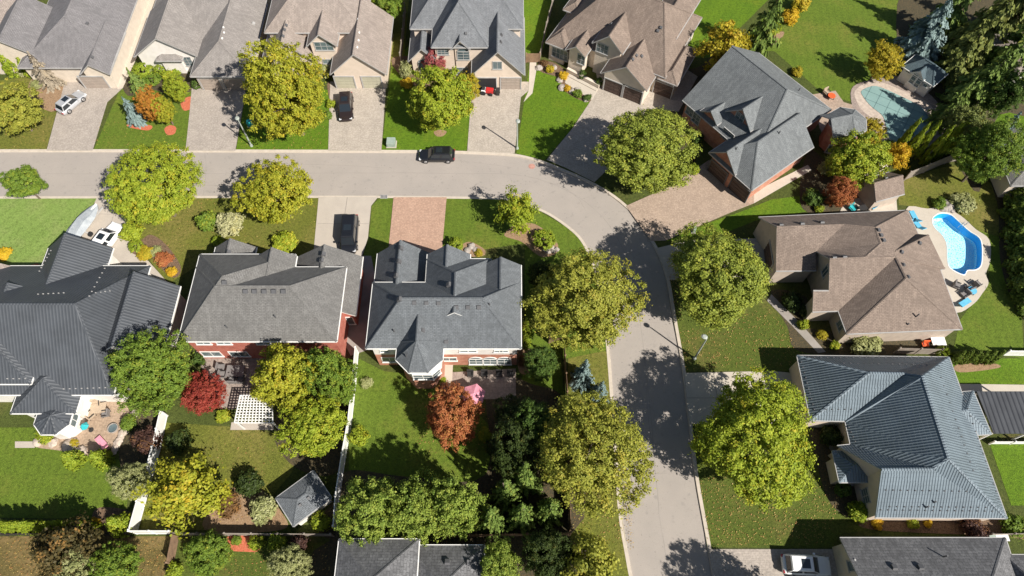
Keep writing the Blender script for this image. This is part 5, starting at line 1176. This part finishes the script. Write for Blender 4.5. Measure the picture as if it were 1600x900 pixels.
def util(px, py, sx, sy, h, mat, label, name='utility_box'):
    p = g(px, py); r = empty(name, p, 0, label, name.replace('_', ' '))
    mb = MB(); mb.box((0, 0, .05), (sx + .2, sy + .2, .1)); mb.build('plinth', 'concrete', r, world=False)
    mb = MB(); mb.loft([[(x * sx / 2 * k, y * sy / 2 * k, z) for x, y in ((-1, -1), (1, -1), (1, 1), (-1, 1))] for k, z in ((1, .1), (1, h * .85), (.92, h))]); mb.build('cabinet', mat, r, world=False)
    mb = MB(); mb.box((0, -sy / 2 - .01, h * .5), (sx * .8, .03, h * .55)); mb.build('door', mat, r, world=False)
util(612, 226, 1.1, 1.0, .9, 'util', 'green transformer box on the lawn beside the paver drive'); util(392, 196, .6, .6, .9, 'teal', 'teal utility pedestal in the shade of the tall maple')
util(1083, 363, .3, .3, 1.1, 'util', 'small green post box beside the tan paver drive', 'utility_post')
# ------------------------------------------------------------------ vehicles (x forward)
def car(px, py, rz, L, W, Hh, paint, label, suv=True, van=False, z=0.02):
    p = g(px, py); r = empty('car', (p.x, p.y, z), rz, label, 'car'); hb = Hh * .56; h = L / 2
    def ring(x, w, z0, z1): w /= 2; return [(x, -w * .92, z0), (x, w * .92, z0), (x, w, z0 + (z1 - z0) * .4), (x, w * .97, z1 - .10), (x, w * .84, z1), (x, -w * .84, z1), (x, -w * .97, z1 - .10), (x, -w, z0 + (z1 - z0) * .4)]
    st = [(-h, W * .78, .38, hb * .86), (-h + .12, W * .93, .26, hb * .97), (-h + .6, W, .22, hb), (-.2, W, .22, hb), (h - 1.25, W, .22, hb * .97), (h - .5, W * .95, .24, hb * .86), (h - .12, W * .84, .28, hb * .74), (h, W * .66, .36, hb * .6)]
    mb = MB(); mb.loft([ring(*s_) for s_ in st]); mb.build('body', paint, r, world=False, smooth=False)
    # cabin
    xr, xf = (-h + .25, h - 1.2) if suv else (-h + .55, h - 1.35)
    if van: xf = h - .85
    tr, tf = xr + .3, xf - (.75 if not van else .6); wb, wt = W * .9, W * .74
    base = [(xr, -wb / 2, hb - .06), (xf, -wb * .46, hb - .06), (xf, wb * .46, hb - .06), (xr, wb / 2, hb - .06)]; top = [(tr, -wt / 2, Hh - .05), (tf, -wt / 2, Hh - .05), (tf, wt / 2, Hh - .05), (tr, wt / 2, Hh - .05)]
    mb = MB(); mb.loft([base, top]); mb.build('cabin', paint, r, world=False)
    mb = MB(); mb.loft([[(x * 1.0 + (tr + tf) / 2 * 0, y, Hh - .06) for x, y, _ in top], [((x - (tr + tf) / 2) * .93 + (tr + tf) / 2, y * .88, Hh + .02) for x, y, _ in top]]); mb.build('roof_panel', paint, r, world=False)
    B, Tt = [Vector(v) for v in base], [Vector(v) for v in top]
    def pane(name, a, b, c, d, m0=.08, m1=.12):
        q = lambda u, v: a.lerp(b, u).lerp(d.lerp(c, u), v)
        P4 = [q(m0, m1), q(1 - m0, m1), q(1 - m0, 1 - m1), q(m0, 1 - m1)]; nn = (P4[1] - P4[0]).cross(P4[3] - P4[0]).normalized(); cen = sum(P4, Vector()) / 4
        if nn.dot(cen - Vector((0, 0, hb))) < 0: nn = -nn
        mb = MB(); mb.loft([[v - nn * .02 for v in P4], [v + nn * .015 for v in P4]]); mb.build(name, 'carglass', r, world=False)
    pane('windshield', B[1], B[2], Tt[2], Tt[1], .05, .05); pane('rear_window', B[3], B[0], Tt[0], Tt[3], .08, .1)
    for s_, (b0, b1, t0, t1) in ((-1, (B[0], B[1], Tt[0], Tt[1])), (1, (B[3], B[2], Tt[3], Tt[2]))):
        mB, mT = b0.lerp(b1, .5), t0.lerp(t1, .5); pane('side_window', b0, mB, mT, t0, .08, .12); pane('side_window', mB, b1, t1, mT, .06, .12)
        mb = MB(); mb.box((xf - .35, s_ * (W / 2 + .06), hb + .06), (.2, .18, .14)); mb.build('mirror', paint, r, world=False)
        mb = MB(); mb.box((h - .22, s_ * W * .36, hb * .70), (.25, W * .16, .12)); mb.build('headlight', 'lamp_white', r, world=False)
        mb = MB(); mb.box((-h + .05, s_ * W * .38, hb * .80), (.14, W * .14, .2)); mb.build('tail_light', 'lamp_red', r, world=False)
        for x in (-h + .85, h - .9):
            mb = MB(); c = [(math.cos(k * .449), math.sin(k * .449)) for k in range(14)]
            mb.loft([[(x + a * .34, s_ * (W / 2 - .2), .34 + b_ * .34) for a, b_ in c], [(x + a * .34, s_ * (W / 2 + .01), .34 + b_ * .34) for a, b_ in c]]); wh = mb.build('wheel', 'rubber', r, world=False)
            mb = MB(); mb.loft([[(x + a * .22, s_ * (W / 2), .34 + b_ * .22) for a, b_ in c], [(x + a * .19, s_ * (W / 2 + .03), .34 + b_ * .19) for a, b_ in c]]); mb.build('rim', 'chrome', wh, world=False)
    if suv:
        mb = MB(); mb.box(((tr + tf) / 2 + .3, 0, Hh + .02), (.8, wt * .6, .03)); mb.build('sunroof', 'carglass', r, world=False)
    return r
car(115, 164, R_(60), 4.2, 1.75, 1.45, M['p_silver'], 'silver hatchback parked on the drive below the top left house')
car(542, 172, R_(-84), 4.7, 1.9, 1.65, M['p_bronze'], 'dark car parked before the sage garage doors')
car(683, 246, R_(180), 4.6, 1.85, 1.6, M['p_black'], 'black car parked at the kerb on the road', z=-.12)
car(548, 371, R_(-87), 5.2, 2.0, 1.95, M['p_navy'], 'black van parked on the concrete drive of the red brick house', van=True)
car(172, 377, R_(70), 4.6, 1.85, 1.65, M['p_white'], 'white car parked beside the grey boat')
car(1256, 884, R_(-3), 4.5, 1.85, 1.6, M['p_white'], 'white car parked on the paver drive by the charcoal roof')
# covered boat on its trailer
p = g(138, 358); r = empty('boat', (p.x, p.y, 0), R_(68), 'grey covered boat on a trailer on the drive', 'boat')
def hull(x, w, z0, z1): return [(x, -w * .35, z0), (x, w * .35, z0), (x, w, z1), (x, w * .7, z1 + .08), (x, 0, z1 + .22), (x, -w * .7, z1 + .08), (x, -w, z1)]
mb = MB(); mb.loft([hull(-2.7, .85, .55, 1.25), hull(-1, 1.05, .45, 1.3), hull(1, 1.0, .5, 1.35), hull(2.2, .6, .7, 1.4), hull(2.8, .08, 1.0, 1.45)]); mb.build('hull', 'p_white', r, world=False)
mb = MB(); mb.loft([[(x, -w, z), (x, -w * .5, z + hh), (x, w * .5, z + hh), (x, w, z)] for x, w, z, hh in ((-2.72, .88, 1.24, .12), (-1.2, 1.08, 1.3, .4), (.2, 1.06, 1.34, .55), (1.2, .98, 1.36, .3), (2.25, .58, 1.42, .14), (2.85, .06, 1.46, .04))]); mb.build('cover', 'tarp', r, world=False)
mb = MB(); mb.box((0.3, 0, .45), (5.6, .2, .12)); mb.box((-.6, 0, .4), (.15, 2.0, .12)); mb.build('trailer_frame', 'trim_grey', r, world=False)
for s_ in (-1, 1): mb = MB(); mb.loft([[(-.6 + math.cos(k * .52) * .32, s_ * (1.0 + d), .32 + math.sin(k * .52) * .32) for k in range(12)] for d in (-.1, .1)]); mb.build('wheel', 'rubber', r, world=False)
# ------------------------------------------------------------------ garden things
def umbrella(px, py, rr, h, mat, label, n=6):
    p = g(px, py, h * .93); r = empty('umbrella', (p.x, p.y, 0), .3, label, 'umbrella')
    mb = MB(); mb.tube([(0, 0, 0), (0, 0, h)], [.035, .03], 8); mb.build('pole', 'iron', r, world=False)
    mb = MB(); mb.tube([(0, 0, 0), (0, 0, .1)], [.3, .25], 12); mb.build('base', 'iron', r, world=False)
    for k in range(n):
        a, b_ = k * 2 * math.pi / n, (k + 1) * 2 * math.pi / n; m_ = (a + b_) / 2
        vs = [(0, 0, h), (math.cos(a) * rr, math.sin(a) * rr, h - .55), (math.cos(m_) * rr * .86, math.sin(m_) * rr * .86, h - .58), (math.cos(b_) * rr, math.sin(b_) * rr, h - .55)]
        vs2 = [(x, y, z - .03) for x, y, z in vs]; mb = MB(); mb.add(vs + vs2, [(0, 1, 2), (0, 2, 3), (6, 5, 4), (7, 6, 4), (1, 5, 6, 2), (2, 6, 7, 3)]); mb.build('panel', mat, r, world=False)
        mb = MB(); mb.bar((0, 0, h - .05), (math.cos(a) * rr * .98, math.sin(a) * rr * .98, h - .6), .025, .02); mb.build('rib', 'iron', r, world=False)
umbrella(740, 615, 1.25, 2.6, 'pink', 'open pink patio umbrella behind the slate roofed house')
def seat(px, py, rz, w, d, mat, label, name='patio_chair', back=.5, leg='iron', hs=.42, group=None, cat='chair'):
    p = g(px, py); r = empty(name, p, R_(rz), label, cat, group)
    mb = MB(); mb.box((0, 0, hs - .06), (w, d, .14)); mb.build('seat', mat, r, world=False)
    mb = MB(); mb.box((0, d / 2 - .06, hs + back / 2), (w, .12, back)); mb.build('backrest', mat, r, world=False)
    for s_ in (-1, 1):
        mb = MB(); mb.box((s_ * (w / 2 - .05), 0, hs + .16), (.08, d * .9, .06)); mb.build('armrest', leg, r, world=False)
        for q in (-1, 1): mb = MB(); mb.box((s_ * (w / 2 - .06), q * (d / 2 - .06), (hs - .1) / 2), (.06, .06, hs - .1)); mb.build('leg', leg, r, world=False)
def table(px, py, rz, w, d, h, mat, label, rnd_=False):
    p = g(px, py); r = empty('patio_table', p, R_(rz), label, 'table'); mb = MB()
    if rnd_: mb.loft([[(math.cos(k * .449) * w / 2, math.sin(k * .449) * w / 2, z) for k in range(14)] for z in (h - .05, h)])
    else: mb.box((0, 0, h - .03), (w, d, .06))
    mb.build('tabletop', mat, r, world=False)
    for s_ in (-1, 1):
        for q in (-1, 1): mb = MB(); mb.box((s_ * w * .38 * (.8 if rnd_ else 1), q * d * .38 * (.8 if rnd_ else 1), (h - .06) / 2), (.06, .06, h - .06)); mb.build('leg', 'iron', r, world=False)
def lounger(px, py, rz, mat, label):
    p = g(px, py); r = empty('sun_lounger', p, R_(rz), label, 'sun lounger')
    mb = MB(); mb.box((.3, 0, .34), (1.3, .62, .09)); mb.build('cushion', mat, r, world=False)
    mb = MB(); mb.add([(-.35, -.31, .3), (-.35, .31, .3), (-.95, .31, .78), (-.95, -.31, .78), (-.35, -.31, .39), (-.35, .31, .39), (-.92, .31, .87), (-.92, -.31, .87)], [(0, 1, 2, 3), (7, 6, 5, 4), (0, 4, 5, 1), (1, 5, 6, 2), (2, 6, 7, 3), (3, 7, 4, 0)]); mb.build('backrest', mat, r, world=False)
    for x in (-.3, .85):
        for y in (-.26, .26): mb = MB(); mb.box((x, y, .15), (.05, .05, .3)); mb.build('leg', 'white', r, world=False)
table(371, 583, 0, 1.9, 1.3, .72, 'grey_fab', 'covered grey patio table behind the red brick house')
for x, y, a, lb in ((347, 576, 90, 'grey patio chair beside the covered table at the brick wall'), (350, 587, 90, 'grey patio chair at the end of the covered table'), (365, 596, 180, 'grey patio chair below the covered table'), (378, 596, 180, 'grey patio chair on the pergola side of the covered table')): seat(x, y, a, .75, .75, 'grey_fab', lb)
table(157, 640, 10, 1.6, 1.1, .5, 'tan_fab', 'tan low table on the brown paver patio')
seat(150, 634, 20, 1.2, .8, 'tan_fab', 'tan sofa on the brown paver patio beside the white wall', 'patio_sofa', cat='sofa'); seat(144, 650, 140, .8, .8, 'tan_fab', 'tan armchair on the brown paver patio'); seat(168, 648, -80, .7, .8, 'grey_fab', 'blue grey armchair on the brown paver patio')
lounger(163, 694, 140, 'pink', 'pink sun lounger at the edge of the brown paver patio')
umbrella(128, 664, .45, 1.9, 'teal', 'folded teal umbrella by the white bay wall')
seat(704, 610, 0, .8, .7, 'tan_fab', 'tan patio chair beside the rust maple'); table(726, 624, 0, 1.3, 1.3, .72, 'grey_fab', 'round patio table under the pink umbrella', True)
for i, x in enumerate((735, 757, 780, 797)): seat(x, 586, 0, .7, .6, 'iron', 'black iron chair in the row against the brick wall under the arched windows', group='iron chairs by the arched windows')
lounger(1427, 342, 100, 'turq', 'light blue sun lounger beside the upper pool deck'); lounger(1432, 354, 110, 'turq', 'light blue sun lounger by the bungalow eave')
for x, y, a, lb in ((1492, 448, 60, 'dark lounge chair beside the bungalow corner'), (1512, 452, 200, 'blue grey patio chair on the lower pool deck'), (1505, 462, 300, 'dark patio chair by the lower deck table'), (1524, 446, 120, 'patio chair at the round end of the pool deck')): seat(x, y, a, .75, .75, 'grey_fab', lb)
table(1514, 458, 0, 1.0, 1.0, .7, 'turq', 'round blue patio table on the lower pool deck', True); lounger(1503, 476, 30, 'turq', 'blue folded lounger at the bottom of the pool deck')
table(1344, 330, 20, 1.0, .7, .8, 'iron', 'black grill table beside the garden shed'); seat(1330, 328, 30, .8, .8, 'teal', 'teal chair beside the garden shed patio'); seat(1362, 324, -60, .8, .8, 'turq', 'green blue chair in front of the garden shed')
seat(1443, 540, 0, .7, .5, 'orange', 'orange storage seat at the bungalow service yard'); table(1462, 536, 0, 1.5, 1.0, .6, 'white', 'white covered equipment beside the orange seat')
seat(1290, 147, 30, .8, .8, 'tan_fab', 'tan patio chair by the gutter of the brick house'); table(1297, 154, 0, 1.0, 1.0, .6, 'orange', 'round copper fire table on the patio behind the brick house', True)
def bin_(px, py, mat, label, rz=0, s=1.0, h=1.05):
    p = g(px, py); r = empty('wheeled_bin', p, R_(rz), label, 'bin')
    mb = MB(); mb.loft([[(x * k * s, y * k * s, z) for x, y in ((-.26, -.3), (.26, -.3), (.26, .3), (-.26, .3))] for k, z in ((.8, .06), (1, h * .9))]); mb.build('body', mat, r, world=False)
    mb = MB(); mb.loft([[(x * s, y * s, z) for x, y in ((-.29, -.34), (.29, -.34), (.29, .34), (-.29, .34))] for z in (h * .9, h * .97)]); mb.build('lid', mat, r, world=False)
    for q in (-1, 1): mb = MB(); mb.loft([[(q * (.27 + d), .28 + math.cos(k * .7) * .11, .11 + math.sin(k * .7) * .11) for k in range(9)] for d in (-.03, .03)]); mb.build('wheel', 'rubber', r, world=False)
bin_(778, 148, 'iron', 'black wheeled bin standing before the open garage bay')
bin_(1541, 842, 'util', 'green wheeled bin beside the gate at the charcoal roof'); bin_(1551, 842, 'white', 'white lidded bin beside the green bin'); bin_(1561, 842, 'white', 'white lidded bin at the end of the bin row')
# garden tractor in the open garage bay
p = g(762, 146); r = empty('garden_tractor', (p.x, p.y, 0), R_(-10), 'red and white garden tractor in the open garage bay', 'tractor')
mb = MB(); mb.loft([[(x, y, z) for y, z in ((-.35, .4), (.35, .4), (.32, .85), (-.32, .85))] for x in (-.2, .8)]); mb.build('hood', 'red', r, world=False)
mb = MB(); mb.box((-.5, 0, .6), (.6, .8, .25)); mb.build('fender', 'p_white', r, world=False); mb = MB(); mb.box((-.55, 0, .85), (.4, .45, .25)); mb.build('seat', 'iron', r, world=False)
for x, rr in ((.5, .25), (-.55, .36)):
    for s_ in (-1, 1): mb = MB(); mb.loft([[(x + math.cos(k * .52) * rr, s_ * (.42 + d), rr + math.sin(k * .52) * rr) for k in range(12)] for d in (-.1, .1)]); mb.build('wheel', 'rubber', r, world=False)
# rocks
def rock(px, py, s, label, group=None, mat='rock'):
    p = g(px, py); rr = random.Random(int(px * 13 + py)); bm = bmesh.new(); bmesh.ops.create_icosphere(bm, subdivisions=2, radius=s)
    for v in bm.verts: v.co *= rr.uniform(.8, 1.15); v.co.z = max(v.co.z * .65, -s * .25) + s * .22
    me = bpy.data.meshes.new('boulder'); bm.to_mesh(me); bm.free(); me.materials.append(M[mat]); tag(link('boulder', me, None, (p.x, p.y, 0)), label, 'boulder', group)
for x, y, s in ((842, 107, .5), (866, 106, .45), (874, 126, .5), (878, 138, .6), (893, 143, .45), (902, 140, .35), (915, 157, .4)): rock(x, y, s, ('large' if s >= .5 else 'small') + ' pale boulder in the curved rock bed before the brown roofed house', ('large' if s >= .5 else 'small') + ' boulders of the curved rock bed')
for x, y, s in ((1473, 326, .6), (1480, 325, .7), (1486, 329, .5), (1478, 319, .6)): rock(x, y, s, 'brown boulder of the waterfall at the pool end', 'pool waterfall boulders')
for x, y, s in ((737, 386, .5), (730, 392, .45), (743, 391, .4)): rock(x, y, s, 'grey boulder in the bed before the slate house gables', 'boulders before the slate gables')
for x, y, s in ((112, 697, .8), (127, 706, .7), (60, 692, .5), (84, 692, .5)): rock(x, y, s, 'white grey boulder at the brown patio edge', 'patio edge boulders', 'coping')
for i in range(16): rock(178 + i * 2.2, 705 - i * 4.0 + rnd.uniform(-3, 3), rnd.uniform(.28, .5), 'pale stone along the dry stream between the fences', 'dry stream stones', 'coping')
for i in range(7): rock(852 + i * 3 - (i % 2) * 5, 386 + rnd.uniform(0, 9), rnd.uniform(.2, .35), 'small stone around the ornamental grass clump', 'stones at the grass clump')
p = g(178, 670); mb = MB(); mb.loft([[(math.cos(k * .449) * rr, math.sin(k * .449) * rr, z) for k in range(14)] for rr, z in ((.5, 0), (.55, .3), (.48, .32), (.45, .2))]); wf = empty('water_feature', p, 0, 'round garden pond bowl with blue water beside the dry stream', 'pond'); mb.build('bowl', 'rock', wf, world=False)
mb = MB(); mb.loft([[(math.cos(k * .449) * .45, math.sin(k * .449) * .45, z) for k in range(14)] for z in (.2, .24)]); mb.build('water', 'glass', wf, world=False)
# front steps and planter wall of the brown roofed house
p0, p1 = g(886, 112), g(936, 138); t = (p1 - p0).normalized(); st = empty('front_steps', p0, 0, 'white stone landing wall before the brown roofed house', 'steps')
mb = MB(); mb.bar(p0 + Vector((0, 0, .35)), p1 + Vector((0, 0, .35)), .4, .7); mb.build('low_wall', 'w_cream', st)
q = Vector((t.y, -t.x, 0)); mb = MB(); mb.bar(p0 + q * .5 + Vector((0, 0, .08)), p1 + q * .5 + Vector((0, 0, .08)), .5, .16); mb.build('step', 'concrete_pale', st)
# ------------------------------------------------------------------ fallen leaves
def litter(px, n, lo=.05, hi=.13, mat='lf_litter', z=.085, dens=None):
    P = [g(*a) for a in px]; poly = [(p_.x, p_.y) for p_ in P]; x0, x1 = min(a for a, b in poly), max(a for a, b in poly); y0, y1 = min(b for a, b in poly), max(b for a, b in poly); pts = []
    while len(pts) < n:
        x, y = rnd.uniform(x0, x1), rnd.uniform(y0, y1); ins = False
        for i in range(len(poly)):
            (ax, ay), (bx, by) = poly[i], poly[i - 1]
            if (ay > y) != (by > y) and x < (bx - ax) * (y - ay) / (by - ay) + ax: ins = not ins
        if ins: pts.append((x, y, z + rnd.uniform(0, .03)))
    rs = np.random.RandomState(n); P3 = np.array(pts); Nn = np.array([0, 0, 1.0]) + rs.normal(size=P3.shape) * .25
    me = leaf_mesh('fallen_leaves', P3, Nn, rs.uniform(lo, hi, n), rs.uniform(0, 1, (n, 2)), 1.2, None, rs); o = link('fallen_leaves', me); o.material_slots[0].link = 'OBJECT'; o.material_slots[0].material = M[mat]
    return o
LT = [([(1062, 520), (1200, 480), (1270, 570), (1070, 578)], 700, 'yellow and brown fallen leaves on the verge below the yellowing maple'), ([(1092, 740), (1320, 760), (1290, 850), (1106, 852)], 900, 'fallen leaves on the shaded lawn by the charcoal roof'), ([(1040, 400), (1056, 395), (1066, 500), (1056, 500)], 220, 'orange leaves gathered along the kerb'), ([(965, 700), (975, 700), (992, 860), (982, 860)], 160, 'orange leaves along the inner kerb'),
 ([(890, 640), (955, 640), (978, 850), (895, 850)], 350, 'fallen leaves on the boulevard strip'), ([(-10, 842), (270, 842), (268, 898), (-10, 898)], 800, 'rust fallen leaves on the dry back lawn'), ([(380, 160), (512, 160), (512, 234), (372, 234)], 250, 'fallen leaves under the tall yellow green maple'), ([(210, 310), (498, 310), (490, 395), (280, 420)], 350, 'fallen leaves on the dry front lawn'), ([(150, 180), (290, 190), (288, 234), (148, 234)], 160, 'fallen leaves around the orange topped maple'), ([(0, 150), (75, 160), (70, 234), (0, 234)], 200, 'fallen leaves on the corner lawn'), ([(285, 850), (520, 850), (515, 898), (282, 898)], 250, 'fallen leaves on the lower shaded lawn'), ([(650, 620), (760, 620), (770, 710), (650, 710)], 200, 'rust leaves under the rust orange maple'), ([(210, 700), (440, 690), (400, 825), (215, 825)], 250, 'leaf specks on the olive back lawn')]
for pl, n, lb in LT: o = litter(pl, n); tag(o, lb, 'fallen leaves', kind='stuff')
